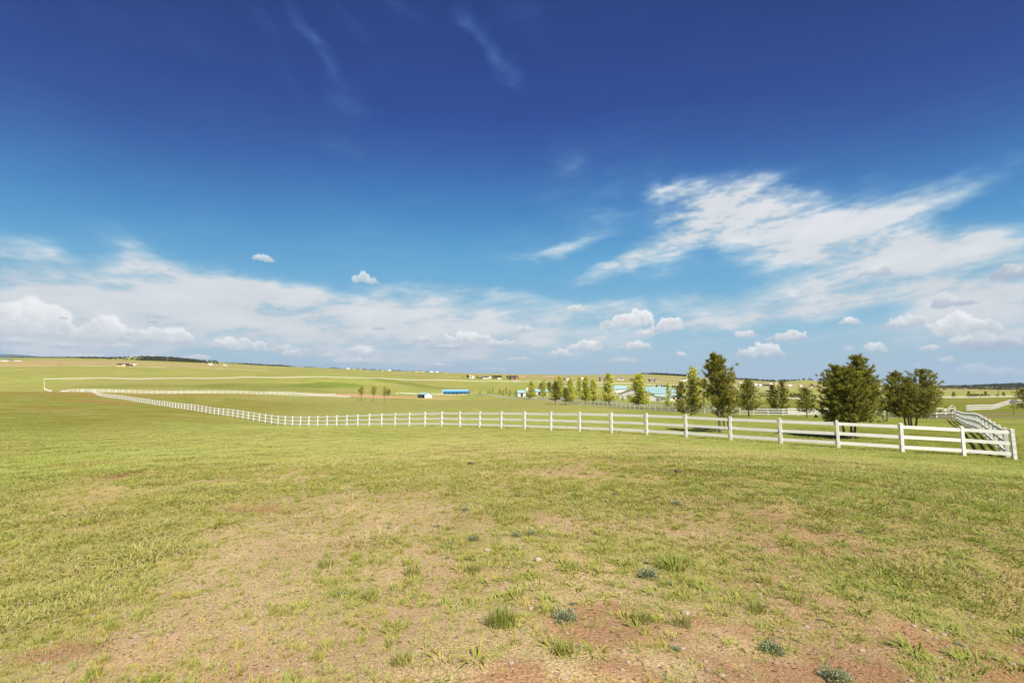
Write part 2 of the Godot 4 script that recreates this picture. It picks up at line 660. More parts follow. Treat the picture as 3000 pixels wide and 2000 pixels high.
# what grows or lies where (colours of matter)
const PATCHES := [
	# x, z, half width, half depth, turn, colour r g b, strength
	[-112.0, -332.0, 42.0, 30.0, 0.0, 0.44, 0.28, 0.17, 1.0],
	[-66.0, -380.0, 30.0, 40.0, 0.3, 0.42, 0.29, 0.17, 0.6],
	[-55.0, -318.0, 22.0, 9.0, 0.1, 0.46, 0.35, 0.15, 1.0],
	[-40.0, -290.0, 40.0, 8.0, 0.1, 0.13, 0.15, 0.035, 0.6],
	[-195.0, -470.0, 30.0, 45.0, -0.5, 0.15, 0.22, 0.035, 0.9],
	[-120.0, -560.0, 80.0, 22.0, -0.35, 0.15, 0.2, 0.04, 0.7],
	[-240.0, -430.0, 70.0, 40.0, 0.2, 0.15, 0.17, 0.04, 0.55],
	[-330.0, -420.0, 90.0, 22.0, 0.15, 0.16, 0.17, 0.04, 0.5],
	[-200.0, -380.0, 50.0, 14.0, 0.1, 0.14, 0.17, 0.035, 0.5],
	[-420.0, -460.0, 60.0, 14.0, 0.15, 0.3, 0.27, 0.12, 0.5],
	[-160.0, -168.0, 60.0, 16.0, 0.3, 0.25, 0.16, 0.06, 0.6],
	[-110.0, -120.0, 24.0, 5.0, -0.6, 0.26, 0.15, 0.06, 0.5],
	[20.0, -420.0, 60.0, 50.0, 0.0, 0.13, 0.19, 0.035, 0.5],
	[100.0, -250.0, 70.0, 30.0, 0.1, 0.19, 0.225, 0.05, 0.6],
	[130.0, -120.0, 90.0, 65.0, 0.1, 0.16, 0.17, 0.03, 0.85],
	[240.0, -215.0, 160.0, 85.0, 0.1, 0.175, 0.175, 0.035, 0.85],
	[-1250.0, -1250.0, 620.0, 500.0, 0.0, 0.36, 0.28, 0.14, 0.85],
	[600.0, -1700.0, 900.0, 600.0, 0.2, 0.33, 0.27, 0.14, 0.6],
	[1500.0, -1100.0, 900.0, 420.0, 0.3, 0.33, 0.25, 0.13, 0.6],
	[-300.0, -1150.0, 200.0, 60.0, 0.1, 0.38, 0.27, 0.17, 0.7],
	[-160.0, -1050.0, 150.0, 30.0, 0.0, 0.4, 0.28, 0.18, 0.6],
	[2600.0, -2300.0, 900.0, 500.0, 0.5, 0.2, 0.15, 0.1, 0.6],
	[1000.0, -2600.0, 500.0, 160.0, 0.0, 0.22, 0.16, 0.11, 0.7],
]
# reddish bare soil close by: x, z, half width, half depth
const RED_SOIL := [[1.0, -3.5, 0.85, 0.55], [1.7, -2.9, 0.7, 0.4], [3.5, -3.0, 0.8, 0.5], [3.2, -3.6, 0.5, 0.3], [-3.5, -3.65, 0.45, 0.22], [0.5, -2.8, 0.6, 0.3], [2.4, -3.2, 0.5, 0.3], [-8.5, -10.5, 1.2, 0.4], [-4.4, -7.6, 0.9, 0.25], [-12.0, -13.0, 1.6, 0.5], [4.3, -3.4, 0.6, 0.4]]

# places where the grass is thick: x, z, half width, half depth
const LUSH := [[-2.6, -3.0, 0.9, 0.4], [-3.5, -2.7, 0.6, 0.3], [2.7, -4.4, 1.5, 1.2], [3.9, -4.2, 1.4, 1.0], [1.9, -5.4, 1.0, 0.8], [-1.4, -2.6, 0.7, 0.25], [-4.6, -4.6, 1.2, 0.8], [1.3, -8.0, 1.8, 1.2]]

func bareness(x: float, z: float) -> float:
	# how much soil shows between the plants, 0 to 1
	var d := -z
	var n0 := patchy.get_noise_2d(x * 0.5 + 20.0, z * 0.5)
	var c := 1.0 - smoothstep(0.1, 1.15, sqrt(pow((x - 0.9) / 6.6, 2.0) + pow((d - 4.0) / 10.0, 2.0)) + 0.5 * n0)
	for q: Array in LUSH:
		c -= 0.9 * maxf(0.0, 1.0 - pow((x - q[0]) / q[2], 2.0) - pow((z - q[1]) / q[3], 2.0) - 1.2 * n0)
	var right := smoothstep(1.4, 5.0, x - 0.12 * d)
	var n := patchy.get_noise_2d(x, z) + 0.6 * patchy.get_noise_2d(x * 3.1 + 50.0, z * 3.1)
	return clampf(0.19 + 0.40 * c - 0.24 * right * c + 0.85 * n, 0.0, 1.0)

func redness(x: float, z: float) -> float:
	var v := 0.0
	for q: Array in RED_SOIL:
		var e: float = pow((x - q[0]) / q[2], 2.0) + pow((z - q[1]) / q[3], 2.0)
		if e < 2.5:
			v = maxf(v, 1.0 - smoothstep(0.0, 1.3, e + 1.8 * patchy.get_noise_2d(x * 4.0, z * 4.0) + 0.8 * patchy.get_noise_2d(x * 14.0, z * 14.0)))
	return v

func cover_colour(x: float, z: float) -> Color:
	var m := mottle.get_noise_2d(x, z)
	var m2 := mottle.get_noise_2d(x * 4.0 + 80.0, z * 4.0)
	var t := tone.get_noise_2d(x, z)
	var p := patchy.get_noise_2d(x * 0.8 + 30.0, z * 0.8)
	var green := Color(0.225, 0.275, 0.055)
	var straw := Color(0.35, 0.325, 0.125)
	var dull := Color(0.25, 0.25, 0.085)
	var c := green.lerp(straw, clampf(0.40 + 0.75 * m + 0.45 * m2 + 0.3 * p, 0.0, 1.0))
	c = c.lerp(dull, clampf(0.32 + 1.2 * t, 0.0, 0.8))
	# the slope to the west of the camera carries duller, browner grass; the lawn to the east is greener
	var west := smoothstep(2.0, 40.0, -x - 0.30 * absf(z)) * (1.0 - smoothstep(150.0, 190.0, -z))
	c = c.lerp(Color(0.185, 0.19, 0.035), west * clampf(0.65 + 0.9 * m2, 0.0, 0.95))
	c = c.lerp(Color(0.26, 0.14, 0.055), west * clampf(1.6 * mottle.get_noise_2d(x * 1.5 + 400.0, z * 6.0) - 0.2, 0.0, 0.75))
	var east := smoothstep(3.0, 22.0, x + 0.1 * z) * (1.0 - smoothstep(90.0, 130.0, -z))
	c = c.lerp(Color(0.175, 0.195, 0.035), east * clampf(0.7 + 0.6 * p, 0.0, 0.95))
	if z < -40.0:
		for q: Array in PATCHES:
			var dx: float = x - q[0]
			var dz: float = z - q[1]
			if absf(dx) > (q[2] + q[3]) * 1.6 or absf(dz) > (q[2] + q[3]) * 1.6:
				continue
			var co := cos(q[4])
			var si := sin(q[4])
			var e: float = pow((dx * co - dz * si) / q[2], 2.0) + pow((dx * si + dz * co) / q[3], 2.0)
			var a: float = 1.0 - smoothstep(0.55, 1.15, e + 0.7 * mottle.get_noise_2d(x * 40.0 / q[2], z * 40.0 / q[2]))
			if a > 0.0:
				c = c.lerp(Color(q[5], q[6], q[7]), a * q[8])
	# thin, sandy ground on the knoll
	var knoll := 1.0 - smoothstep(0.45, 1.5, sqrt(pow((x - 0.6) / 10.0, 2.0) + pow((z + 6.0) / 14.0, 2.0)) + 0.5 * p)
	if knoll > 0.0:
		var b := bareness(x, z)
		var soil := Color(0.425, 0.28, 0.185).lerp(Color(0.425, 0.325, 0.21), clampf(0.5 + 1.4 * p, 0.0, 1.0))
		var litter := Color(0.33, 0.29, 0.125)
		var east_soil := smoothstep(1.0, 3.4, x + 0.08 * z + 1.5 * p)
		soil = soil.lerp(Color(0.33, 0.21, 0.135), 0.85 * east_soil)
		litter = litter.lerp(Color(0.29, 0.235, 0.10), 0.7 * east_soil)
		c = c.lerp(litter, 0.8 * knoll)
		c = c.lerp(soil, smoothstep(0.2, 0.66, b) * 0.85 * knoll)
		c = c.lerp(Color(0.28, 0.145, 0.085), redness(x, z) * 0.7)
	return c

func make_ground() -> void:
	var angles := PackedFloat32Array()
	var a := -PI
	while a < PI - 0.0001:
		angles.append(a)
		a += deg_to_rad(0.3) if absf(a) < deg_to_rad(60.0) else deg_to_rad(4.0)
		if a > -deg_to_rad(60.0) and a < -deg_to_rad(59.0) and absf(angles[-1]) > deg_to_rad(60.5):
			a = -deg_to_rad(60.0) + 0.0001
	angles.append(PI)
	var radii := PackedFloat32Array([0.5])
	while radii[-1] < 36000.0:
		radii.append(radii[-1] * (1.02 if radii[-1] < 4000.0 else 1.04))
	var cols := angles.size()
	var rows := radii.size()
	var v := PackedVector3Array()
	var c := PackedColorArray()
	var nn := PackedVector3Array()
	v.resize(cols * rows + 1)
	c.resize(cols * rows + 1)
	nn.resize(cols * rows + 1)
	for i in cols:
		var s := sin(angles[i])
		var co := cos(angles[i])
		var inside := absf(angles[i]) < 1.06
		for j in rows:
			var x := s * radii[j]
			var z := -co * radii[j]
			v[i * rows + j] = Vector3(x, height_at(x, z), z)
			c[i * rows + j] = cover_colour(x, z) * 1.62 if inside else Color(0.38, 0.36, 0.11)
	for i in cols:
		for j in rows:
			var il := maxi(i - 1, 0)
			var ir := mini(i + 1, cols - 1)
			var jl := maxi(j - 1, 0)
			var jr := mini(j + 1, rows - 1)
			var d1 := v[ir * rows + j] - v[il * rows + j]
			var d2 := v[i * rows + jr] - v[i * rows + jl]
			nn[i * rows + j] = d1.cross(d2).normalized()
			if nn[i * rows + j].y < 0.0:
				nn[i * rows + j] = -nn[i * rows + j]
	var mid := cols * rows
	v[mid] = Vector3(0, height_at(0, 0), 0)
	nn[mid] = Vector3.UP
	c[mid] = cover_colour(0, 0) * 1.62
	var idx := PackedInt32Array()
	for i in cols - 1:
		idx.append_array(PackedInt32Array([mid, i * rows, (i + 1) * rows]))
		for j in rows - 1:
			var p := i * rows + j
			var q := (i + 1) * rows + j
			idx.append_array(PackedInt32Array([p, p + 1, q + 1, p, q + 1, q]))
	var arr := []
	arr.resize(Mesh.ARRAY_MAX)
	arr[Mesh.ARRAY_VERTEX] = v
	arr[Mesh.ARRAY_NORMAL] = nn
	arr[Mesh.ARRAY_COLOR] = c
	arr[Mesh.ARRAY_INDEX] = idx
	var mesh := ArrayMesh.new()
	mesh.add_surface_from_arrays(Mesh.PRIMITIVE_TRIANGLES, arr)
	structure("ground", mesh, mats.ground)

func strip(pts: Array, width: float, lift: float) -> ArrayMesh:
	# a road laid on the land; pts are Vector2(x, z)
	var curve := smooth_path(pts, 2.5)
	var st := surface()
	st.set_smooth_group(1)
	var rows := []
	for k in curve.size():
		var d: Vector2 = (curve[mini(k + 1, curve.size() - 1)] - curve[maxi(k - 1, 0)]).normalized()
		var side := Vector2(-d.y, d.x)
		var row := []
		for i in 7:
			var off := (i / 6.0 - 0.5) * width * (1.0 + 0.12 * patchy.get_noise_2d(curve[k].x * 1.5, curve[k].y * 1.5 + i * 9.0))
			var q: Vector2 = curve[k] + side * off
			row.append(on_land(q.x, q.y, lift - (lift * 2.5 if i == 0 or i == 6 else 0.0)))
		rows.append(row)
	for k in rows.size() - 1:
		for i in 6:
			quad(st, rows[k][i], rows[k + 1][i], rows[k + 1][i + 1], rows[k][i + 1])
	return commit(st)

func smooth_path(pts: Array, step: float) -> Array:
	var fine := []
	for k in pts.size() - 1:
		var a: Vector2 = pts[maxi(k - 1, 0)]
		var b: Vector2 = pts[k]
		var c: Vector2 = pts[k + 1]
		var d: Vector2 = pts[mini(k + 2, pts.size() - 1)]
		for i in 12:
			fine.append(b.cubic_interpolate(c, a, d, i / 12.0))
	fine.append(pts[-1])
	return spaced(fine, step)

func spaced(fine: Array, step: float) -> Array:
	var total := 0.0
	for k in fine.size() - 1:
		total += fine[k].distance_to(fine[k + 1])
	var n := maxi(1, roundi(total / step))
	var each := total / n
	var out := [fine[0]]
	var need := each
	var run := 0.0
	for k in fine.size() - 1:
		var l: float = fine[k].distance_to(fine[k + 1])
		while run + l >= need - 0.0001 and out.size() < n:
			out.append(fine[k].lerp(fine[k + 1], (need - run) / l))
			need += each
		run += l
	out.append(fine[-1])
	return out

func vec2s(list: Array) -> Array:
	var out := []
	for q: Array in list:
		out.append(Vector2(q[0], -q[1]))
	return out

func make_roads() -> void:
	structure("road", strip(vec2s([[130, 62], [95, 63.5], [80, 68], [71, 76], [64, 86], [56, 94], [47, 104], [43, 117], [40, 132], [37, 152], [32, 178], [24, 215], [14, 255], [2, 300]]), 5.5, 0.06), mats.track)
	structure("road", strip(vec2s([[71, 76], [78, 82], [86, 84], [100, 82]]), 4.0, 0.10), mats.track)
	structure("path", strip(vec2s([[-2, 770], [20, 850], [60, 890], [110, 880], [180, 840], [260, 800], [330, 790], [420, 800], [560, 830]]), 9.0, 0.35), mats.gravel)
	structure("path", strip(vec2s([[-1250, 925], [-1050, 905], [-850, 900], [-700, 915], [-520, 960]]), 5.0, 0.4), mats.gravel)
	structure("path", strip(vec2s([[300, 1000], [380, 940], [460, 930], [540, 935]]), 9.0, 0.4), mats.gravel)

# ---------------------------------------------------------------- far hills and woods
func make_far_land() -> void:
	# blue mountains on the skyline: ridge profiles with depth, far away
	for q: Array in [[-27000.0, -20500.0, [[-6000, 1500], [-3000, 1540], [0, 1570], [1400, 1500], [2600, 1570], [3900, 1500], [5200, 1530], [6500, 1440], [8000, 1460], [11000, 1300], [14000, 900]]], [-11000.0, -24500.0, [[-7500, 700], [-5500, 1010], [-4400, 1120], [-3700, 1160], [-2900, 1120], [-2200, 1060], [-1600, 1110], [-1100, 1010], [0, 850], [1500, 300]]], [-11300.0, -27000.0, [[-1500, 300], [-400, 900], [0, 1000], [370, 1110], [700, 1060], [1000, 960], [1800, 300]]]]:
		var st := surface()
		st.set_smooth_group(1)
		var prof: Array = q[2]
		var pts := []
		for v: Array in prof:
			pts.append(Vector2(v[0], v[1]))
		var line := smooth_path(pts, 180.0)
		var facing := Vector2(q[0], q[1]).normalized()
		var along := Vector2(-facing.y, facing.x)
		var rows := []
		for p: Vector2 in line:
			var row := []
			for k in 7:
				var t := k / 6.0
				var wob := roll.get_noise_2d(p.x * 0.02 + k * 17.0, q[0]) * 60.0
				var back := (t - 0.5) * 6000.0 + wob * 10.0
				var yy := p.y * (1.0 - pow(absf(t - 0.5) * 2.0, 1.4)) + wob * (1.0 - absf(t - 0.5) * 2.0)
				var w := Vector2(q[0], q[1]) + along * p.x + facing * back
				row.append(Vector3(w.x, yy - 60.0, w.y))
			rows.append(row)
		for k in rows.size() - 1:
			for i in 6:
				quad(st, rows[k][i], rows[k][i + 1], rows[k + 1][i + 1], rows[k + 1][i])
		structure("mountain", commit(st), mats.hill)

func crown_blob(seed_: int, n: int) -> ArrayMesh:
	# small uneven crown of leaf-sized faces round a short stem, one metre tall
	var r := RandomNumberGenerator.new()
	r.seed = seed_
	var st := surface()
	st.set_smooth_group(-1)
	for k in n:
		var y := r.randf_range(0.12, 1.0)
		var w := 0.34 * pow(1.0 - pow(absf(y - 0.4) / 0.62, 2.0), 0.6) if absf(y - 0.4) < 0.62 else 0.03
		var a := r.randf() * TAU
		var c := Vector3(cos(a) * w * sqrt(r.randf()), y, sin(a) * w * sqrt(r.randf()))
		var u := Vector3(r.randf_range(-1, 1), r.randf_range(-0.6, 0.6), r.randf_range(-1, 1)).normalized() * r.randf_range(0.07, 0.13)
		var v := u.cross(Vector3(r.randf_range(-1, 1), r.randf_range(-1, 1), r.randf_range(-1, 1)).normalized()).normalized() * r.randf_range(0.06, 0.11)
		st.set_color(Color(0.85, 0.75, 0.7).lerp(Color(1.0, 1.15, 1.0), r.randf()))
		quad(st, c - u - v, c - u + v, c + u + v, c + u - v)
	st.set_color(Color(0.9, 0.7, 0.6))
	add_tube(st, [Vector3(0, -0.05, 0), Vector3(0, 0.4, 0)], [0.03, 0.02], 4)
	return commit(st)
# ---------------------------------------------------------------- fences
const RAIL_Y := [1.17, 0.70, 0.25]
const POST_H := 1.30
var post_mesh: ArrayMesh
var cap_mesh: ArrayMesh
var rail_mesh: ArrayMesh

func fence(label: String, group: String, nodes: Array, detail := 2, spacing := 2.44, straight := true, corner: Array = []) -> Node3D:
	# detail 2: posts with caps, single rails; 1: single posts and rails; 0: joined far away
	var pts := spaced(vec2s(nodes), spacing) if straight else smooth_path(vec2s(nodes), spacing)
	if corner:
		pts.insert(0, Vector2(corner[0], -corner[1]))
	var base: Vector3 = on_land(pts[0].x, pts[0].y)
	var f := thing("rail_fence", label, "fence", base, 0.0, group)
	var r := RandomNumberGenerator.new()
	r.seed = 55 + pts.size()
	var feet := []
	for p: Vector2 in pts:
		feet.append(on_land(p.x, p.y))
	var list_p := []
	var list_r := []
	for k in feet.size():
		var d: Vector3 = feet[mini(k + 1, feet.size() - 1)] - feet[maxi(k - 1, 0)]
		var turn := Basis(Vector3.UP, atan2(-d.z, d.x))
		var lean := turn * Basis(Vector3.RIGHT, r.randfn(0.0, 0.008)) * Basis(Vector3.BACK, r.randfn(0.0, 0.008))
		var at: Vector3 = feet[k] - base
		if detail > 0:
			var post := part("post", post_mesh, mats.vinyl, f, Transform3D(lean, at))
			if detail > 1:
				part("post_cap", cap_mesh, mats.cap, post, Transform3D(Basis.IDENTITY, Vector3(0, POST_H, 0)))
		else:
			list_p.append([at + Vector3(0, 0.62, 0), Vector3(0.14, 1.44, 0.14), turn])
	for k in feet.size() - 1:
		for y: float in RAIL_Y:
			var a: Vector3 = feet[k] - base + Vector3(0, y + r.randfn(0.0, 0.006), 0)
			var b: Vector3 = feet[k + 1] - base + Vector3(0, y + r.randfn(0.0, 0.006), 0)
			var d := b - a
			var x := d.normalized()
			var z := x.cross(Vector3.UP).normalized()
			var turn := Basis(x, z.cross(x), z)
			if detail > 0:
				part("rail", rail_mesh, mats.vinyl, f, Transform3D(turn * Basis.from_scale(Vector3(d.length(), 1, 1)), (a + b) * 0.5))
			else:
				list_r.append([(a + b) * 0.5, Vector3(d.length(), 0.15, 0.05), turn])
	if detail == 0:
		part("posts", boxes(list_p), mats.vinyl, f).set_meta("kind", "stuff")
		part("rails", boxes(list_r), mats.vinyl, f).set_meta("kind", "stuff")
	return f

func make_fences() -> void:
	post_mesh = chamfered(Vector3(0, POST_H * 0.5 - 0.15, 0), Vector3(0.127, POST_H + 0.3, 0.127), 0.008)
	var st := surface()
	add_box(st, Vector3(0, 0.012, 0), Vector3(0.142, 0.024, 0.142))
	st.set_smooth_group(-1)
	var q := 0.071
	var apex := Vector3(0, 0.046, 0)
	var cr := [Vector3(-q, 0.0245, -q), Vector3(q, 0.0245, -q), Vector3(q, 0.0245, q), Vector3(-q, 0.0245, q)]
	for k in 4:
		st.add_vertex(cr[k])
		st.add_vertex(cr[(k + 1) % 4])
		st.add_vertex(apex)
	cap_mesh = commit(st)
	rail_mesh = boxes([[Vector3.ZERO, Vector3(1, 0.146, 0.044)]])
	var near := fence("long white three-rail paddock fence crossing the near slope, from wired corner post to hill crest", "white rail fences", [[20.45, 20.46], [18.31, 20.83], [16.07, 22.0], [14.05, 23.43], [10.21, 26.53], [0.58, 34.47], [-10.87, 44.34], [-22.25, 54.49], [-31.66, 62.63]], 2, 2.44, true, [21.95, 19.75])
	# wires wound round the corner post
	for y: float in [0.28, 0.52, 0.60, 0.83, 1.02, 1.2]:
		var wst := surface()
		var ring := []
		var rr := []
		for k in 9:
			var a := TAU * k / 8.0 + 0.4
			ring.append(Vector3(cos(a) * 0.096, y + 0.018 * sin(a * 1.0 + y * 9.0), sin(a) * 0.096))
			rr.append(0.004)
		add_tube(wst, ring, rr, 4)
		part("wire", commit(wst), mats.wire, near)
	fence("white three-rail fence winding down the dip and up the brown crest to its end", "white rail fences", [[-31.66, 62.63], [-45.5, 75.0], [-60.7, 88.0], [-97.0, 119.0], [-128.3, 145.0], [-150.5, 163.0], [-168.0, 178.0], [-184.0, 190.0]], 1, 2.44, false)
	fence("white fence running away downhill from the wired corner post to the dirt road", "white rail fences", [[22.2, 20.25], [41.5, 40.8], [61.4, 62.0]], 2)
	fence("white fence with grey-looking rails along the near edge of the lane, behind the pines", "white rail fences", [[61.2, 62.3], [61.0, 72.0], [57.5, 81.0], [50.0, 85.5], [44.0, 90.0], [36.0, 103.0], [29.5, 127.0], [23.0, 146.0], [16.0, 185.0], [8.0, 229.0]], 1, 2.44, false)
	fence("white fence between the open pasture and the small pines by the blue-roofed barns", "white rail fences", [[8.0, 229.2], [-6.0, 300.0], [-32.0, 420.0], [-78.0, 436.0], [-106.0, 428.0], [-104.0, 400.0]], 1, 3.0, false)
	fence("white fence on the barn side of the lane, below the blue-roofed arena", "white rail fences", [[63.0, 97.0], [59.0, 112.0], [54.5, 126.0], [51.0, 142.0], [48.0, 172.0], [46.0, 205.0], [42.0, 228.0], [34.0, 248.0]], 1, 2.44, false)
	fence("bright white fence beside the arched gate, past the bend of the lane", "white rail fences", [[58.0, 94.0], [72.0, 91.5], [85.0, 88.0]], 1, 2.44, false)
	fence("white fence climbing the green rise past the grey sign", "white rail fences", [[100.5, 99.0], [121.0, 113.5], [144.0, 131.5], [165.0, 147.0]], 1)
	fence("short white fence piece at the top of the rise beside the dark pine", "white rail fences", [[169.0, 152.0], [180.0, 158.0], [196.0, 166.0]], 1)
	fence("long white fence along the far side of the green field, before the tan plain", "white rail fences", [[180.0, 296.0], [215.0, 292.0], [270.0, 288.0], [345.0, 283.0]], 0)
	fence("white fence crossing the valley pasture from the crest towards three thin-trunked trees", "white rail fences", [[-240.0, 236.0], [-206.0, 206.0], [-183.0, 186.0], [-162.0, 188.0], [-138.0, 188.5], [-123.0, 200.0], [-112.0, 226.0], [-105.5, 256.0], [-99.0, 273.0]], 1, 2.44, false)
	fence("white fence behind the valley pasture at the edge of the orange dirt yard", "white rail fences", [[-170.0, 310.0], [-152.0, 305.0], [-140.0, 318.0], [-132.0, 334.0]], 0)
	fence("very long white fence line drawn straight across the far green hillside", "white rail fences", [[-356.0, 345.0], [-394.0, 376.0], [-507.0, 482.0], [-457.0, 495.0], [-358.0, 520.0], [-277.0, 541.0], [-194.0, 562.0], [-106.0, 690.0], [-11.0, 742.0], [6.0, 750.0]], 0)
	fence("distant white fence double line beyond the poplars below the tan hill houses", "white rail fences", [[6.0, 752.0], [57.0, 748.0], [111.0, 725.0], [172.0, 742.0], [300.0, 760.0], [420.0, 700.0]], 0, 2.44, false)
	fence("distant white fence low line behind the arena roof and dark evergreen clump", "white rail fences", [[60.0, 560.0], [110.0, 575.0], [175.0, 590.0], [235.0, 610.0], [330.0, 640.0]], 0, 2.44, false)
	# arched gate
	var g0 := on_land(85.2, -88.0)
	var g := thing("arched_gate", "white arched gate at the end of the bright fence by the lane bend", "gate", g0, 0.15)
	part("post", post_mesh, mats.vinyl, g, Transform3D(Basis.IDENTITY, Vector3(0, 0, 0)))
	part("post", post_mesh, mats.vinyl, g, Transform3D(Basis.IDENTITY, Vector3(2.2, height_at(87.4, -88.3) - g0.y, 0)))
	for y: float in [0.3, 0.75, 1.15]:
		part("rail", rail_mesh, mats.vinyl, g, Transform3D(Basis.from_scale(Vector3(2.2, 0.7, 1)), Vector3(1.1, y, 0)))
	var ast := surface()
	var arc := []
	var ar := []
	for k in 11:
		var a := PI * k / 10.0
		arc.append(Vector3(1.6 - cos(a) * 0.55, 1.2 + sin(a) * 0.5, 0))
		ar.append(0.05)
	add_tube(ast, arc, ar, 6)
	part("arch", commit(ast), mats.vinyl, g)
	print("fences done")

# ---------------------------------------------------------------- buildings
func prism_roof(w: float, d: float, eave: float, rise: float, over: float, thick := 0.12) -> Array:
	# two roof sheets; ridge along x, w long, d deep
	var out := []
	var half := d * 0.5 + over
	var s := rise / (d * 0.5)
	var l := sqrt(half * half + pow(half * s, 2.0))
	var ang := atan(s)
	for side: float in [-1.0, 1.0]:
		var b := Basis(Vector3.RIGHT, side * ang)
		out.append(boxes([[Vector3(0, eave + rise - half * s * 0.5 + thick * 0.5 + 0.01, side * half * 0.5), Vector3(w + over * 2.0, thick, l + 0.02), b]]))
	return out

func gable_walls(w: float, d: float, eave: float, rise: float) -> ArrayMesh:
	var st := surface()
	st.set_smooth_group(-1)
	var hx := w * 0.5
	var hz := d * 0.5
	var b := -0.8
	quad(st, Vector3(-hx, b, hz), Vector3(-hx, eave, hz), Vector3(hx, eave, hz), Vector3(hx, b, hz))
	quad(st, Vector3(hx, b, -hz), Vector3(hx, eave, -hz), Vector3(-hx, eave, -hz), Vector3(-hx, b, -hz))
	quad(st, Vector3(hx, b, hz), Vector3(hx, eave, hz), Vector3(hx, eave, -hz), Vector3(hx, b, -hz))
	quad(st, Vector3(-hx, b, -hz), Vector3(-hx, eave, -hz), Vector3(-hx, eave, hz), Vector3(-hx, b, hz))
	for sx: float in [-1.0, 1.0]:
		var t := [Vector3(sx * hx, eave, hz * sx), Vector3(sx * hx, eave + rise, 0), Vector3(sx * hx, eave, -hz * sx)]
		for v: Vector3 in t:
			st.add_vertex(v)
	return commit(st)

func window(parent: Node3D, at: Vector3, w: float, h: float, turn := 0.0) -> void:
	var b := Basis(Vector3.UP, turn)
	var fr := part("window", boxes([[Vector3.ZERO, Vector3(w + 0.16, h + 0.16, 0.06)]]), mats.cap, parent, Transform3D(b, at))
	part("pane", boxes([[Vector3(0, 0, 0.035), Vector3(w, h, 0.02)]]), mats.glass, fr)

func house(label: String, x: float, z: float, w: float, d: float, eave: float, rise: float, turn: float, wall: Material, roof: Material, group := "", wing := 0.0, detail := 1) -> Node3D:
	var o := thing("house", label, "house", on_land(x, z, -0.1), turn, group)
	part("wall", gable_walls(w, d, eave, rise), wall, o)
	for m: ArrayMesh in prism_roof(w, d, eave, rise, 0.5, 0.2):
		part("roof", m, roof, o)
	if wing != 0.0:
		var wg := Transform3D(Basis(Vector3.UP, PI / 2.0), Vector3(w * 0.28 * signf(wing), 0, d * 0.5 + 0.5))
		part("wing", gable_walls(d * 0.8, absf(wing), eave * 0.95, rise * 0.8), wall, o, wg)
		for m: ArrayMesh in prism_roof(d * 0.8, absf(wing), eave * 0.95, rise * 0.8, 0.4, 0.2):
			part("roof", m, roof, o, wg)
	if detail > 0:
		var n := maxi(2, int(w / 4.0))
		for k in n:
			var xx := (k + 0.5) / n * w - w * 0.5
			if wing != 0.0 and absf(xx - w * 0.28 * signf(wing)) < absf(wing) * 0.5 + 0.5:
				continue
			window(o, Vector3(xx, eave * 0.62, d * 0.5 + 0.03), 1.3, 1.2)
		var dr := part("door", boxes([[Vector3(w * 0.06, 1.05, d * 0.5 + 0.04), Vector3(1.1, 2.1, 0.08)]]), mats.dark, o)
		part("handle", boxes([[Vector3(w * 0.06 + 0.4, 1.0, d * 0.5 + 0.1), Vector3(0.08, 0.08, 0.06)]]), mats.cap, dr)
		part("chimney", boxes([[Vector3(-w * 0.22, eave + rise, 0), Vector3(0.9, 1.8, 0.9)]]), mats.stone, o)
	return o

func ribs(parent: Node3D, w: float, d: float, eave: float, rise: float, m: Material) -> void:
	# standing seams of a steel roof, on the slope towards +z
	var s := rise / (d * 0.5)
	var half := d * 0.5 + 0.3
	var l := sqrt(half * half + pow(half * s, 2.0))
	var list := []
	var n := int(w / 1.0)
	for k in n + 1:
		list.append([Vector3(-w * 0.5 + k * w / n, eave + rise - half * s * 0.5 + 0.17, half * 0.5), Vector3(0.06, 0.06, l), Basis(Vector3.RIGHT, atan(s))])
	part("seams", boxes(list), m, parent).set_meta("kind", "stuff")

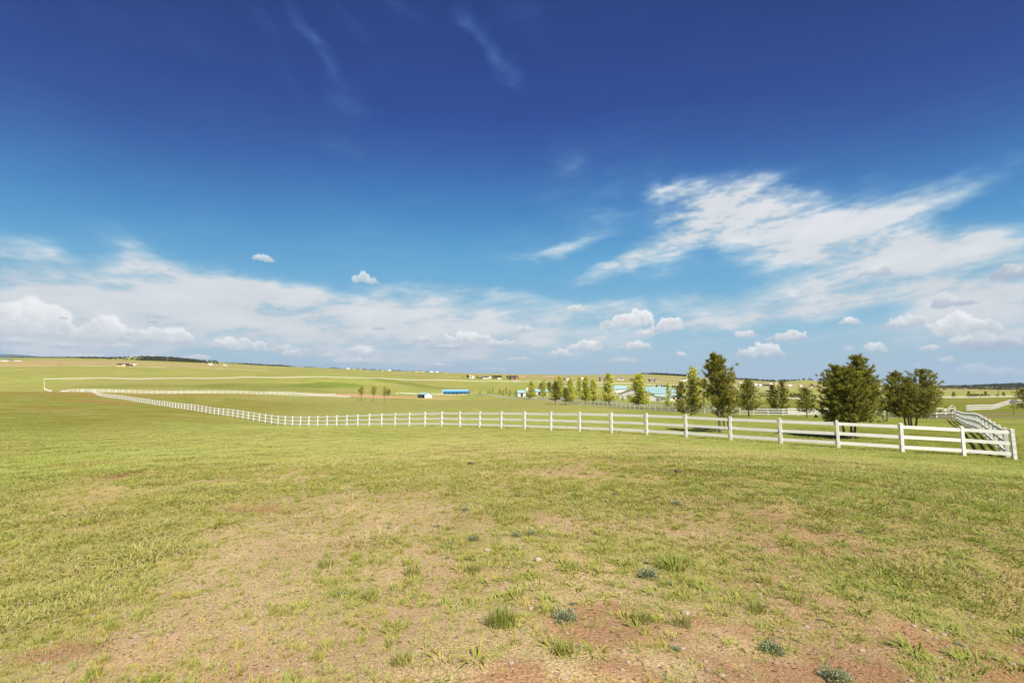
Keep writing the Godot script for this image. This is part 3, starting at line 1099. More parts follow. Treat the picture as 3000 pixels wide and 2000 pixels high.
func make_buildings() -> void:
	# open horse shelter in the pasture
	var o := thing("horse_shelter", "small white steel horse shelter with blue roof and open front, alone in pasture", "shelter", on_land(-66.0, -338.0, -0.1), deg_to_rad(-42.0))
	var w := 8.6
	var d := 7.0
	var e := 2.75
	var rs := 1.35
	var st := surface()
	st.set_smooth_group(-1)
	add_box(st, Vector3(0, e * 0.5 - 0.4, -d * 0.5), Vector3(w, e + 0.8, 0.12))
	part("back_wall", commit(st), mats.white_steel, o)
	for sx: float in [-1.0, 1.0]:
		var gst := surface()
		gst.set_smooth_group(-1)
		for k in 2:
			var xx := sx * (w * 0.5 + 0.002) - sx * 0.12 * k
			var p5 := [Vector3(xx, -0.8, -d * 0.5), Vector3(xx, e, -d * 0.5), Vector3(xx, e + rs, 0), Vector3(xx, e, d * 0.5), Vector3(xx, -0.8, d * 0.5)]
			for t: Array in [[0, 1, 4], [1, 3, 4], [1, 2, 3]]:
				for i: int in t:
					gst.add_vertex(p5[i])
		part("end_wall", commit(gst), mats.white_steel, o)
	part("partition", boxes([[Vector3(0.8, 1.2, -0.5), Vector3(0.1, 2.4, d - 1.4)]]), mats.red_wood, o)
	for xx: float in [-w * 0.5 + 0.1, 0.2, w * 0.5 - 0.1]:
		part("post", boxes([[Vector3(xx, e * 0.5 - 0.3, d * 0.5), Vector3(0.28, e + 0.6, 0.28)]]), mats.trim_blue, o)
	part("fascia", boxes([[Vector3(0, e + 0.02, d * 0.5 + 0.32), Vector3(w + 0.6, 0.3, 0.06)]]), mats.trim_blue, o)
	for m: ArrayMesh in prism_roof(w, d, e, rs, 0.3):
		part("roof", m, mats.roof_blue, o)
	ribs(o, w, d, e, rs, mats.roof_blue)
	# long stable
	var b := thing("long_stable", "long low barn with pale blue roof and deep blue lower eave behind white fence", "barn", on_land(-58.5, -462.0, -0.1), deg_to_rad(3.0))
	part("wall", gable_walls(27.0, 11.0, 2.9, 1.9), mats.white_steel, b)
	for m: ArrayMesh in prism_roof(27.0, 11.0, 2.9, 1.9, 0.3):
		part("roof", m, mats.roof_blue, b)
	ribs(b, 27.0, 11.0, 2.9, 1.9, mats.roof_blue)
	part("lean_to_roof", boxes([[Vector3(1.5, 2.75, 7.3), Vector3(27.0, 0.14, 3.9), Basis(Vector3.RIGHT, 0.32)]]), mats.roof_deep_blue, b)
	part("eave_board", boxes([[Vector3(1.5, 1.95, 9.2), Vector3(27.0, 0.55, 0.1)]]), mats.roof_deep_blue, b)
	for k in 8:
		part("post", boxes([[Vector3(-11.8 + k * 3.8, 0.6, 9.1), Vector3(0.2, 2.6, 0.2)]]), mats.dark, b)
	for k in 6:
		part("stall_door", boxes([[Vector3(-10.0 + k * 4.0, 1.1, 5.56), Vector3(2.2, 2.2, 0.1)]]), mats.dark, b)
	part("side_door", boxes([[Vector3(-13.56, 1.3, 1.5), Vector3(0.1, 2.6, 4.0)]]), mats.dark, b)
	# riding arena: broad gable end, long roof with lean-to and roof vents
	var a := thing("riding_arena", "huge white riding arena with long pale blue roof, two roof vents and lean-to", "barn", on_land(100.7, -321.0, -0.3), deg_to_rad(54.4))
	a.position.y = minf(height_at(84.0, -294.0), height_at(100.7, -321.0)) - 0.2
	w = 64.0
	d = 24.0
	e = 4.7
	rs = 3.9
	part("wall", gable_walls(w, d, e, rs), mats.white_steel, a)
	part("upper_wall_band", boxes([[Vector3(0.2, e - 0.65, d * 0.5 + 0.05), Vector3(w - 0.6, 1.25, 0.08)]]), mats.cream_steel, a)
	for m: ArrayMesh in prism_roof(w, d, e, rs, 0.5, 0.16):
		part("roof", m, mats.roof_blue, a)
	ribs(a, w, d, e, rs, mats.roof_blue)
	for xx: float in [2.6, 17.6]:
		var v := part("roof_vent", boxes([[Vector3(xx, e + rs + 0.7, 0), Vector3(1.4, 1.5, 1.4)]]), mats.cream_steel, a)
		part("vent_cap", boxes([[Vector3(xx, e + rs + 1.58, 0), Vector3(2.0, 0.24, 2.0)]]), mats.roof_blue, v)
	part("lean_to_wall", boxes([[Vector3(-5.0, 0.6, d * 0.5 + 6.5), Vector3(53.6, 3.4, 0.14)], [Vector3(-31.9, 0.85, d * 0.5 + 3.25), Vector3(0.14, 4.0, 6.4)]]), mats.white_steel, a)
	part("lean_to_roof", boxes([[Vector3(-5.0, 2.98, d * 0.5 + 3.5), Vector3(54.6, 0.14, 7.4), Basis(Vector3.RIGHT, 0.155)]]), mats.roof_blue, a)
	part("lean_to_gable", boxes([[Vector3(-31.9, 3.0, d * 0.5 + 1.6), Vector3(0.12, 0.7, 3.2)]]), mats.white_steel, a)
	part("sliding_door", boxes([[Vector3(-w * 0.5 - 0.06, 1.5, -1.6), Vector3(0.1, 3.2, 4.0)]]), mats.galvanised, a)
	part("door_track", boxes([[Vector3(-w * 0.5 - 0.08, 3.25, -0.4), Vector3(0.12, 0.25, 7.6)]]), mats.trim_blue, a)
	part("roller_door", boxes([[Vector3(-32.02, 0.9, d * 0.5 + 2.3), Vector3(0.1, 2.3, 2.5)]]), mats.galvanised, a)
	for zz: float in [4.4, 5.3]:
		window(a, Vector3(-32.0, 1.1, d * 0.5 + zz), 0.6, 1.3, -PI / 2.0)
	var rake := sqrt(pow(d * 0.5, 2.0) + rs * rs) + 0.7
	part("edge_trim", boxes([[Vector3(-w * 0.5 - 0.54, e + rs * 0.5 + 0.02, d * 0.25), Vector3(0.08, 0.32, rake), Basis(Vector3.RIGHT, atan(rs / (d * 0.5)))], [Vector3(-w * 0.5 - 0.54, e + rs * 0.5 + 0.02, -d * 0.25), Vector3(0.08, 0.32, rake), Basis(Vector3.RIGHT, -atan(rs / (d * 0.5)))]]), mats.galvanised, a)
	var c := thing("gabled_barn", "smaller white barn with pale blue roof just behind the arena's gable end", "barn", on_land(81.0, -348.0, -0.3), deg_to_rad(-6.0))
	part("wall", gable_walls(15.0, 11.0, 5.6, 2.4), mats.white_steel, c)
	for m: ArrayMesh in prism_roof(15.0, 11.0, 5.6, 2.4, 0.4, 0.16):
		part("roof", m, mats.roof_blue, c)
	part("sliding_door", boxes([[Vector3(2.0, 1.4, 5.56), Vector3(3.4, 3.0, 0.1)]]), mats.galvanised, c)
	# low barns behind the trees
	for q: Array in [["low barn with pale blue roof half hidden behind yellow-green poplars near pasture corner", 9.0, -335.0, 10.0, 7.0], ["low barn with pale blue hipped roof behind poplars, beside parked white truck", 22.0, -338.0, 9.0, 8.0], ["small outbuilding with bright blue roof behind paired poplars up the slope", 76.0, -455.0, 13.0, 8.0]]:
		var l := thing("low_barn", q[0], "barn", on_land(q[1], q[2], -0.1), deg_to_rad(5.0))
		part("wall", gable_walls(q[3], q[4], 2.7, 1.6), mats.white_steel, l)
		for m: ArrayMesh in prism_roof(q[3], q[4], 2.7, 1.6, 0.4):
			part("roof", m, mats.roof_blue, l)
		for k in 2:
			part("stall_door", boxes([[Vector3(-2.0 + k * 4.0, 1.1, q[4] * 0.5 + 0.05), Vector3(1.8, 2.2, 0.1)]]), mats.dark, l)
	make_houses()

func make_houses() -> void:
	var cream := plain(0.68, 0.50, 0.27)
	var white := plain(0.74, 0.74, 0.72)
	var tan := plain(0.46, 0.34, 0.20)
	var stone := plain(0.36, 0.30, 0.25)
	var brick := plain(0.34, 0.17, 0.12)
	var slate := plain(0.07, 0.07, 0.075)
	var brown := plain(0.15, 0.09, 0.07)
	var pink := plain(0.42, 0.27, 0.21)
	var greenroof := plain(0.12, 0.19, 0.16)
	var greyroof := plain(0.20, 0.17, 0.16)
	for q: Array in HOUSES:
		var wall: Material = {"cream": cream, "white": white, "tan": tan, "stone": stone, "brick": brick, "brown": brown}[q[8]]
		var roof: Material = {"slate": slate, "brown": brown, "pink": pink, "green": greenroof, "grey": greyroof, "white": white, "brick": brick}[q[9]]
		house(q[0], q[1], q[2], q[3], q[4], q[5], q[6], deg_to_rad(q[7]), wall, roof, q[10], q[11], q[12])
# ---------------------------------------------------------------- trees
func add_needles(st: SurfaceTool, r: RandomNumberGenerator, at: Vector3, dir: Vector3, size: float, n: int, col: Color) -> void:
	var fresh := Color(0.36, 0.38, 0.078)
	var u := dir.cross(Vector3(0.3, 0.9, 0.2)).normalized()
	var v := dir.cross(u)
	for k in n:
		var a := r.randf() * TAU
		var open := r.randf_range(0.15, 1.15)
		var d := (dir * cos(open) + (u * cos(a) + v * sin(a)) * sin(open)).normalized()
		var side := d.cross(Vector3(r.randf_range(-1, 1), r.randf_range(-1, 1), r.randf_range(-1, 1))).normalized() * size * r.randf_range(0.07, 0.11)
		var root := at - dir * size * r.randf_range(0.0, 0.7)
		var tip := root + d * size * r.randf_range(0.75, 1.2)
		st.set_color(col.lerp(fresh, r.randf() * 0.75))
		st.add_vertex(root - side * 0.6)
		st.add_vertex(root + side * 0.6)
		st.add_vertex(tip)
		st.add_vertex(root + d * size * 0.25 + side)
		st.add_vertex(root + d * size * 0.25 - side)
		st.add_vertex(tip)

func pine_parts(h: float, w: float, base: float, stems: int, seed_: int, clumps: int) -> Array:
	var r := RandomNumberGenerator.new()
	r.seed = seed_ * 101
	var trunk := surface()
	var limbs := surface()
	var crown := surface()
	crown.set_smooth_group(-1)
	var axes := []
	for s in stems:
		var a := TAU * s / stems + r.randf() * 0.9
		var lean := 0.0 if stems == 1 else w * r.randf_range(0.06, 0.17)
		var hh := h * (1.0 if s == 0 else r.randf_range(0.72, 0.95))
		var pts := []
		var rad := []
		var foot := Vector3(cos(a), 0, sin(a)) * (0.0 if stems == 1 else r.randf_range(0.15, 0.5) * minf(1.0, w / 4.0))
		for k in 9:
			var t := k / 8.0
			var out := Vector3(cos(a), 0, sin(a)) * lean * pow(t, 0.8)
			var wob := Vector3(r.randfn(0, 0.010), 0, r.randfn(0, 0.010)) * h * t
			pts.append(foot + out + wob + Vector3(0, -0.12 + (hh + 0.05) * t, 0))
			rad.append(maxf(h * 0.0185 * (1.0 if stems == 1 else 0.8) * pow(1.0 - t, 0.8), 0.012) + (0.02 * h * 0.3 if k == 0 else 0.0))
		add_tube(trunk, pts, rad, 7)
		axes.append([pts, hh, a])
	var per := maxi(1, clumps / stems)
	var tone_a := Color(0.315, 0.32, 0.068)
	var tone_b := Color(0.43, 0.385, 0.095)
	var tone_c := Color(0.18, 0.205, 0.058)
	for ax: Array in axes:
		var pts: Array = ax[0]
		var hh: float = ax[1]
		var n_limb := maxi(14, int(per / 4.5))
		for b in n_limb:
			var t := base + (0.985 - base) * (b + r.randf()) / n_limb
			var seg := clampf(t * 8.0, 0.0, 7.999)
			var at: Vector3 = pts[int(seg)].lerp(pts[int(seg) + 1], seg - int(seg))
			var q := (t - base) / (1.0 - base)
			var reach := w * 0.5 * (0.30 + 0.70 * pow(sin(PI * clampf(0.28 + 0.72 * (1.0 - q), 0.0, 1.0) * 0.62), 0.9)) * (1.0 - pow(q, 3.0) * 0.75) * r.randf_range(0.55, 1.12)
			if stems > 1:
				reach *= 0.76
			var a := r.randf() * TAU
			if stems > 1 and r.randf() < 0.55:
				a = ax[2] + r.randfn(0.0, 0.8)
			var up := lerpf(0.12, 0.95, pow(q, 1.4)) + r.randfn(0.0, 0.12)
			var dir := Vector3(cos(a), up, sin(a)).normalized()
			var mid := at + dir * reach * 0.5 - Vector3(0, 0.05 * reach, 0)
			var tip := at + dir * reach + Vector3(0, 0.16 * reach, 0)
			add_tube(limbs, [at, mid, tip], [h * 0.0042, h * 0.003, 0.005], 4)
			var m := maxi(3, roundi(float(per) / n_limb * (0.5 + reach / (w * 0.4))))
			for c in m:
				var s := pow(r.randf_range(0.12, 1.0), 0.7)
				var p := (at.lerp(mid, s * 2.0) if s < 0.5 else mid.lerp(tip, s * 2.0 - 1.0))
				var spread := reach * 0.34 * s
				var off := Vector3(r.randfn(0, 1), r.randfn(0.2, 0.6), r.randfn(0, 1)) * spread * 0.42
				var g := (dir + off.normalized() * 0.7 + Vector3(0, 0.45, 0)).normalized()
				var mix := r.randf()
				var col := tone_a.lerp(tone_b, mix) if r.randf() < 0.72 else tone_a.lerp(tone_c, mix)
				add_needles(crown, r, p + off, g, clampf(h * 0.040, 0.14, 0.32) * r.randf_range(0.8, 1.2), 22, col)
		add_needles(crown, r, pts[-1], Vector3.UP, clampf(h * 0.05, 0.18, 0.36), 16, tone_a)
	return [commit(trunk), commit(limbs), commit(crown)]

func tree_from(called: String, label: String, category: String, group: String, parts: Array, bark: Material, leaf: Material, at: Vector3, turn: float, sc := Vector3.ONE) -> Node3D:
	var o := thing(called, label, category, at, turn, group)
	o.scale = sc
	part("trunk", parts[0], bark, o)
	part("limbs", parts[1], bark, o).set_meta("kind", "stuff")
	part("crown", parts[2], leaf, o)
	return o

func poplar_parts(seed_: int, sparse: float) -> Array:
	# ten metres tall, six wide
	var r := RandomNumberGenerator.new()
	r.seed = seed_ * 77
	var trunk := surface()
	var limbs := surface()
	var crown := surface()
	crown.set_smooth_group(-1)
	var pts := []
	var rad := []
	for k in 10:
		var t := k / 9.0
		pts.append(Vector3(r.randfn(0, 0.10) * t, -0.1 + 10.0 * t, r.randfn(0, 0.10) * t))
		rad.append(0.15 * pow(1.0 - t, 0.9) + 0.015)
	add_tube(trunk, pts, rad, 7)
	for b in int(74 * sparse):
		var t := 0.10 + 0.88 * pow((b + r.randf()) / (74.0 * sparse), 1.1)
		var seg := clampf(t * 9.0, 0.0, 8.999)
		var at: Vector3 = pts[int(seg)].lerp(pts[int(seg) + 1], seg - int(seg))
		var a := r.randf() * TAU
		var low := t < 0.3
		var reach := (3.0 * (1.0 - pow(t, 1.7)) + 0.5) * r.randf_range(0.6, 1.08)
		var up := r.randf_range(0.15, 0.6) if low else r.randf_range(0.8, 1.7)
		var dir := Vector3(cos(a), up, sin(a)).normalized()
		var mid := at + dir * reach * 0.55
		var tip := at + (dir + Vector3(0, 0.25, 0)).normalized() * reach * 1.05
		add_tube(limbs, [at, mid, tip], [0.035, 0.022, 0.008], 4)
		var dens := 74 if low else int(lerpf(66.0, 24.0, t))
		for c in int(dens * (0.55 + 0.45 * sparse)):
			var s := r.randf_range(0.2, 1.0)
			var p := (at.lerp(mid, s * 2.0) if s < 0.5 else mid.lerp(tip, s * 2.0 - 1.0))
			p += Vector3(r.randfn(0, 1), r.randfn(0, 1), r.randfn(0, 1)) * (0.20 + 0.16 * s)
			var sz := r.randf_range(0.08, 0.14)
			var u := Vector3(r.randf_range(-1, 1), r.randf_range(-1, 1), r.randf_range(-1, 1)).normalized() * sz
			var v := u.cross(Vector3(r.randf_range(-1, 1), r.randf_range(-1, 1), r.randf_range(-1, 1))).normalized() * sz * 1.2
			crown.set_color(Color(0.46, 0.49, 0.06).lerp(Color(0.60, 0.58, 0.15), r.randf()))
			quad(crown, p - u - v, p - u + v, p + u + v, p + u - v)
		if r.randf() < 0.9:
			for c in 3:
				var p0 := mid.lerp(tip, r.randf())
				var d := (dir + Vector3(r.randfn(0, 0.5), r.randfn(0.3, 0.3), r.randfn(0, 0.5))).normalized()
				add_tube(limbs, [p0, p0 + d * reach * 0.3], [0.014, 0.006], 3)
	return [commit(trunk), commit(limbs), commit(crown)]

func broad_parts(seed_: int, kind: int) -> Array:
	# four metres tall: 1 thin trunk and pruned crown, 2 round bush, 3 leafless, 4 yellow-green
	var r := RandomNumberGenerator.new()
	r.seed = seed_
	var trunk := surface()
	var limbs := surface()
	var crown := surface()
	crown.set_smooth_group(-1)
	var base := 1.55 if kind == 1 else 0.25
	add_tube(trunk, [Vector3(0, -0.15, 0), Vector3(0.03, 1.2, 0), Vector3(0, 2.6, 0.03), Vector3(0, 3.8, 0)], [0.09, 0.07, 0.045, 0.012], 6)
	for b in 46:
		var t := r.randf()
		var y := lerpf(base, 3.85, t)
		var reach := 1.95 * sin(PI * clampf(0.18 + 0.75 * t, 0.0, 1.0)) * r.randf_range(0.45, 1.0)
		if kind == 4:
			reach = 1.7 * (1.0 - t * 0.75) * r.randf_range(0.5, 1.0)
		var a := r.randf() * TAU
		var at := Vector3(0, y * 0.86, 0)
		var tip := at + Vector3(cos(a), 0.35, sin(a)) * reach
		tip.y = minf(tip.y, 4.0)
		add_tube(limbs, [at, tip], [0.03, 0.008], 3)
		for c in (10 if kind == 3 else (15 if kind == 1 else 26)):
			var s := r.randf_range(0.25, 1.0)
			var p := at.lerp(tip, s) + Vector3(r.randfn(0, 1), r.randfn(0, 1), r.randfn(0, 1)) * 0.2
			if kind == 3:
				add_tube(limbs, [at.lerp(tip, s), p + Vector3(0, 0.15, 0)], [0.012, 0.006], 3)
				continue
			var sz := r.randf_range(0.05, 0.13) * (0.8 if kind == 1 else 1.0)
			var u := Vector3(r.randf_range(-1, 1), r.randf_range(-1, 1), r.randf_range(-1, 1)).normalized() * sz
			var v := u.cross(Vector3(r.randf_range(-1, 1), r.randf_range(-1, 1), r.randf_range(-1, 1))).normalized() * sz
			var col := Color(0.40, 0.34, 0.09) if kind == 1 else (Color(0.165, 0.175, 0.06) if kind == 2 else Color(0.33, 0.33, 0.06))
			crown.set_color(col.lerp(Color(0.30, 0.30, 0.07), r.randf() * 0.4))
			quad(crown, p - u - v, p - u + v, p + u + v, p + u - v)
	if kind == 3:
		return [commit(trunk), commit(limbs)]
	return [commit(trunk), commit(limbs), commit(crown)]

func make_trees() -> void:
	for q: Array in PINES:
		var parts := pine_parts(q[3], q[4], q[5] / 100.0, q[6], q[7], int(q[8] * 1.75))
		tree_from("pine_tree", q[0], "pine tree", "", parts, mats.bark, mats.needles, on_land(q[1], q[2], 0.02), 0.0)
	var proto := {}
	for k in range(1, 5):
		proto[k] = poplar_parts(k, 0.45 if k == 4 else (0.8 if k == 2 else 1.0))
	for q: Array in POPLARS:
		tree_from("poplar_tree", q[0], "poplar", "yellow-green poplars", proto[q[5]], mats.poplar_bark, mats.leaves, on_land(q[1], q[2], 0.05), q[1] * 0.7, Vector3(q[4] / 6.4, q[3] / 10.0, q[4] / 6.4))
	var pines := [pine_parts(4.0, 2.9, 0.12, 1, 61, 190), pine_parts(4.0, 2.9, 0.10, 1, 62, 190)]
	var broad := {1: broad_parts(5, 1), 2: broad_parts(6, 2), 3: broad_parts(7, 3), 4: broad_parts(8, 4)}
	var kinds := {0: ["pine_tree", "pine tree"], 1: ["tree", "tree"], 2: ["bush", "tree"], 3: ["bare_tree", "tree"], 4: ["young_tree", "tree"]}
	var i := 0
	for q: Array in SMALL_TREES:
		i += 1
		var k: int = q[6]
		var parts: Array = pines[i % 2] if k == 0 else broad[k]
		var wide: float = q[5] / (2.9 if k == 0 else 3.6)
		var o := thing(kinds[k][0], q[0], kinds[k][1], on_land(q[2], q[3], 0.03), i * 1.7, q[1])
		o.scale = Vector3(wide, q[4] / 4.0, wide)
		part("trunk", parts[0], mats.bark, o)
		part("limbs", parts[1], mats.bark, o).set_meta("kind", "stuff")
		if k != 3:
			part("crown", parts[2], mats.leaves if k == 4 else mats.needles, o)
	make_woods()

func make_woods() -> void:
	var blobs := [crown_blob(1, 46), crown_blob(2, 46), crown_blob(3, 40)]
	var r := RandomNumberGenerator.new()
	r.seed = 17
	for q: Array in WOODS:
		var o := Node3D.new()
		o.name = numbered("woods")
		add_child(o)
		tag(o, q[0], "wood")
		o.set_meta("kind", "stuff")
		var sets := [[], [], []]
		for k in int(q[5]):
			var d := r.randf_range(q[3], q[4])
			var along := r.randf()
			var x := lerpf(q[1], q[2], along) * d
			var edge := smoothstep(0.0, 0.28, along + 0.25 * tone.get_noise_2d(x * 3.0, d * 3.0)) * smoothstep(0.0, 0.28, 1.0 - along + 0.25 * tone.get_noise_2d(x * 3.0, d * 3.0 + 900.0))
			if r.randf() > 0.06 + edge:
				continue
			if tone.get_noise_2d(x * 0.9, d * 0.9) + 0.7 * r.randf() < 0.12:
				continue
			var s := r.randf_range(q[6] * 0.75, q[7]) * (0.6 + 0.4 * edge)
			var c := Color(0.075, 0.085, 0.05) if q[8] == 0 else Color(0.17, 0.13, 0.105)
			sets[k % 3].append([Transform3D(Basis(Vector3.UP, r.randf() * TAU).scaled(Vector3(s * r.randf_range(0.8, 1.3), s, s * r.randf_range(0.8, 1.3))), on_land(x, -d)), c.lerp(Color(0.10, 0.10, 0.06), r.randf() * 0.6)])
		for k in 3:
			scatter("crowns", blobs[k], mats.needles, sets[k], o)

func scatter(called: String, mesh: Mesh, m: Material, list: Array, parent: Node3D) -> void:
	if list.is_empty():
		return
	var mm := MultiMesh.new()
	mm.transform_format = MultiMesh.TRANSFORM_3D
	mm.use_colors = true
	mm.mesh = mesh
	mm.instance_count = list.size()
	for k in list.size():
		mm.set_instance_transform(k, list[k][0])
		mm.set_instance_color(k, list[k][1])
	var o := MultiMeshInstance3D.new()
	o.name = called
	o.multimesh = mm
	o.material_override = m
	o.set_meta("kind", "stuff")
	parent.add_child(o, true)
# ---------------------------------------------------------------- poles, sign, vehicles
func make_street_furniture() -> void:
	for q: Array in [["leaning wooden utility pole behind the far field fence", 338.0, -310.0, 8.2, 0.06], ["thin wooden utility pole on the tan field under the wooded ridge", -918.0, -900.0, 11.0, 0.0], ["wooden utility pole at the end of the long blue-eaved barn", -72.5, -466.0, 7.0, 0.0], ["short wooden utility pole among small pines by the low barns", -23.5, -430.0, 5.0, 0.0], ["thin wooden utility pole on the skyline slope above the long fence", -372.0, -950.0, 9.0, 0.0]]:
		var o := thing("utility_pole", q[0], "utility pole", on_land(q[1], q[2], -0.3), 0.3)
		o.rotation.z = q[4]
		var st := surface()
		add_tube(st, [Vector3(0, 0, 0), Vector3(0, q[3] * 0.5, 0), Vector3(0, q[3], 0)], [0.17, 0.145, 0.11], 8)
		part("pole", commit(st), mats.pole, o)
		if q[3] > 8.0:
			part("crossarm", boxes([[Vector3(0, q[3] - 0.5, 0.12), Vector3(2.2, 0.11, 0.09)]]), mats.pole, o)
			for xx: float in [-0.95, -0.3, 0.95]:
				part("insulator", boxes([[Vector3(xx, q[3] - 0.36, 0.12), Vector3(0.08, 0.16, 0.08)]]), mats.cap, o)
	# back of a traffic sign by the dirt road
	var s := thing("traffic_sign", "grey back of an eight-sided road sign on a thin dark post by the dirt road", "sign", on_land(89.0, -79.5, -0.2), -0.75)
	part("post", boxes([[Vector3(0, 1.35, 0), Vector3(0.06, 3.1, 0.04)]]), mats.pole, s)
	var st := surface()
	st.set_smooth_group(-1)
	for k in 8:
		var a := TAU * (k + 0.5) / 8.0
		var b := TAU * (k + 1.5) / 8.0
		var ra := Vector3(cos(a), sin(a), 0) * 0.42 + Vector3(0, 2.5, 0)
		var rb := Vector3(cos(b), sin(b), 0) * 0.42 + Vector3(0, 2.5, 0)
		for z: float in [0.024, 0.034]:
			st.add_vertex(Vector3(0, 2.5, z))
			st.add_vertex(ra + Vector3(0, 0, z))
			st.add_vertex(rb + Vector3(0, 0, z))
		quad(st, ra + Vector3(0, 0, 0.024), ra + Vector3(0, 0, 0.034), rb + Vector3(0, 0, 0.034), rb + Vector3(0, 0, 0.024))
	part("sign_plate", commit(st), mats.galvanised, s)
	var silver := plain(0.42, 0.44, 0.47, 0.3)
	var white := plain(0.74, 0.74, 0.74, 0.35)
	car("silver car parked behind the lane fence beside the shorter pasture pine", 25.5, -222.0, 0.5, silver, false)
	car("white pickup truck parked beside the low barn with hipped roof", 29.5, -318.0, 1.2, white, true)
	car("white pickup truck in the hamlet beyond the long fence, near the evergreens", -23.5, -885.0, 0.2, white, true)
	var t := thing("horse_trailer", "white horse trailer parked on the slope before the dark evergreen clump", "trailer", on_land(17.5, -470.0), 0.2)
	part("body", chamfered(Vector3(0, 1.5, 0), Vector3(6.2, 2.2, 2.1), 0.12), white, t)
	part("hitch", boxes([[Vector3(3.6, 0.5, 0), Vector3(1.2, 0.12, 0.12)]]), mats.dark, t)
	for xx: float in [-0.6, 0.5]:
		for z: float in [-1.0, 1.0]:
			wheel(t, Vector3(xx, 0.38, z), 0.38)

func wheel(parent: Node3D, at: Vector3, rad: float) -> void:
	var st := surface()
	add_tube(st, [at + Vector3(0, 0, -0.11), at + Vector3(0, 0, 0.11)], [rad, rad], 14)
	var w := part("wheel", commit(st), mats.rubber, parent)
	var hs := surface()
	add_tube(hs, [at + Vector3(0, 0, -0.125), at + Vector3(0, 0, 0.125)], [rad * 0.55, rad * 0.55], 10)
	part("rim", commit(hs), mats.galvanised, w)

func car(label: String, x: float, z: float, turn: float, paint: Material, pickup: bool) -> void:
	var o := thing("pickup_truck" if pickup else "car", label, "truck" if pickup else "car", on_land(x, z), turn)
	var prof := [[-2.2, 0.45], [-2.25, 0.8], [-2.1, 0.98], [-1.5, 1.02], [-0.85, 1.46], [0.75, 1.46], [1.25, 1.0], [2.05, 0.86], [2.2, 0.6], [2.15, 0.4]]
	if pickup:
		prof = [[-2.7, 0.5], [-2.7, 1.08], [-0.75, 1.08], [-0.65, 1.78], [0.75, 1.8], [1.25, 1.18], [2.5, 1.08], [2.65, 0.8], [2.62, 0.5]]
	var st := surface()
	st.set_smooth_group(-1)
	var hw := 0.88
	for k in prof.size():
		var a: Array = prof[k]
		var b: Array = prof[(k + 1) % prof.size()]
		quad(st, Vector3(a[0], a[1], -hw), Vector3(b[0], b[1], -hw), Vector3(b[0], b[1], hw), Vector3(a[0], a[1], hw))
	for side: float in [-1.0, 1.0]:
		var mid := Vector3(0.0, 0.7, hw * side)
		for k in prof.size():
			var a: Array = prof[k]
			var b: Array = prof[(k + 1) % prof.size()]
			st.add_vertex(mid)
			st.add_vertex(Vector3(a[0], a[1], hw * side) if side > 0 else Vector3(b[0], b[1], hw * side))
			st.add_vertex(Vector3(b[0], b[1], hw * side) if side > 0 else Vector3(a[0], a[1], hw * side))
	part("body", commit(st), paint, o)
	var top := 1.68 if pickup else 1.38
	for side: float in [-1.0, 1.0]:
		part("side_window", boxes([[Vector3(0.05, top - 0.22, side * (hw + 0.006)), Vector3(1.15, 0.34, 0.02)]]), mats.glass, o)
		for xx: float in [-1.4, 1.4]:
			wheel(o, Vector3(xx, 0.36, side * 0.82), 0.36)
	for side: float in [-0.6, 0.6]:
		part("headlight", boxes([[Vector3(2.2 if not pickup else 2.64, 0.72, side), Vector3(0.05, 0.16, 0.3)]]), mats.cap, o)

# ---------------------------------------------------------------- grass
func tuft(seed_: int, n: int, h0: float, h1: float, width: float, spread: float, lean: float, tip: Color, root: Color) -> ArrayMesh:
	var r := RandomNumberGenerator.new()
	r.seed = seed_
	var v := PackedVector3Array()
	var c := PackedColorArray()
	var nn := PackedVector3Array()
	for k in n:
		var a := r.randf() * TAU
		var out := Vector3(cos(a), 0, sin(a))
		var foot := out * spread * sqrt(r.randf()) * 0.8
		var len := r.randf_range(h0, h1)
		var tilt := clampf(lean * r.randf_range(0.3, 1.4), 0.02, 1.45)
		var dir := out.rotated(Vector3.UP, r.randfn(0.0, 0.5))
		var side := dir.cross(Vector3.UP).rotated(Vector3.UP, r.randfn(0.0, 0.5)) * width * 0.5 * r.randf_range(0.7, 1.2)
		var p0 := foot - Vector3(0, 0.015, 0)
		var p1 := p0 + (dir * sin(tilt * 0.55) + Vector3.UP * cos(tilt * 0.55)) * len * 0.5
		var p2 := p1 + (dir * sin(tilt * 1.25) + Vector3.UP * cos(tilt * 1.25)) * len * 0.5
		var ct := tip.lerp(Color(0.50, 0.46, 0.20), pow(r.randf(), 2.0) * 0.6).lerp(Color(0.20, 0.29, 0.06), r.randf() * 0.4)
		var cr := root.lerp(ct, r.randf() * 0.5)
		var nrm := (side.cross(p1 - p0)).normalized()
		if nrm.y < 0.0:
			nrm = -nrm
		for q: Array in [[p0 - side, cr], [p1 - side * 0.85, ct], [p0 + side, cr], [p0 + side, cr], [p1 - side * 0.85, ct], [p1 + side * 0.85, ct], [p1 - side * 0.85, ct], [p2, ct], [p1 + side * 0.85, ct]]:
			v.append(q[0])
			c.append(q[1])
			nn.append(nrm)
	var arr := []
	arr.resize(Mesh.ARRAY_MAX)
	arr[Mesh.ARRAY_VERTEX] = v
	arr[Mesh.ARRAY_COLOR] = c
	var m := ArrayMesh.new()
	m.add_surface_from_arrays(Mesh.PRIMITIVE_TRIANGLES, arr)
	return m

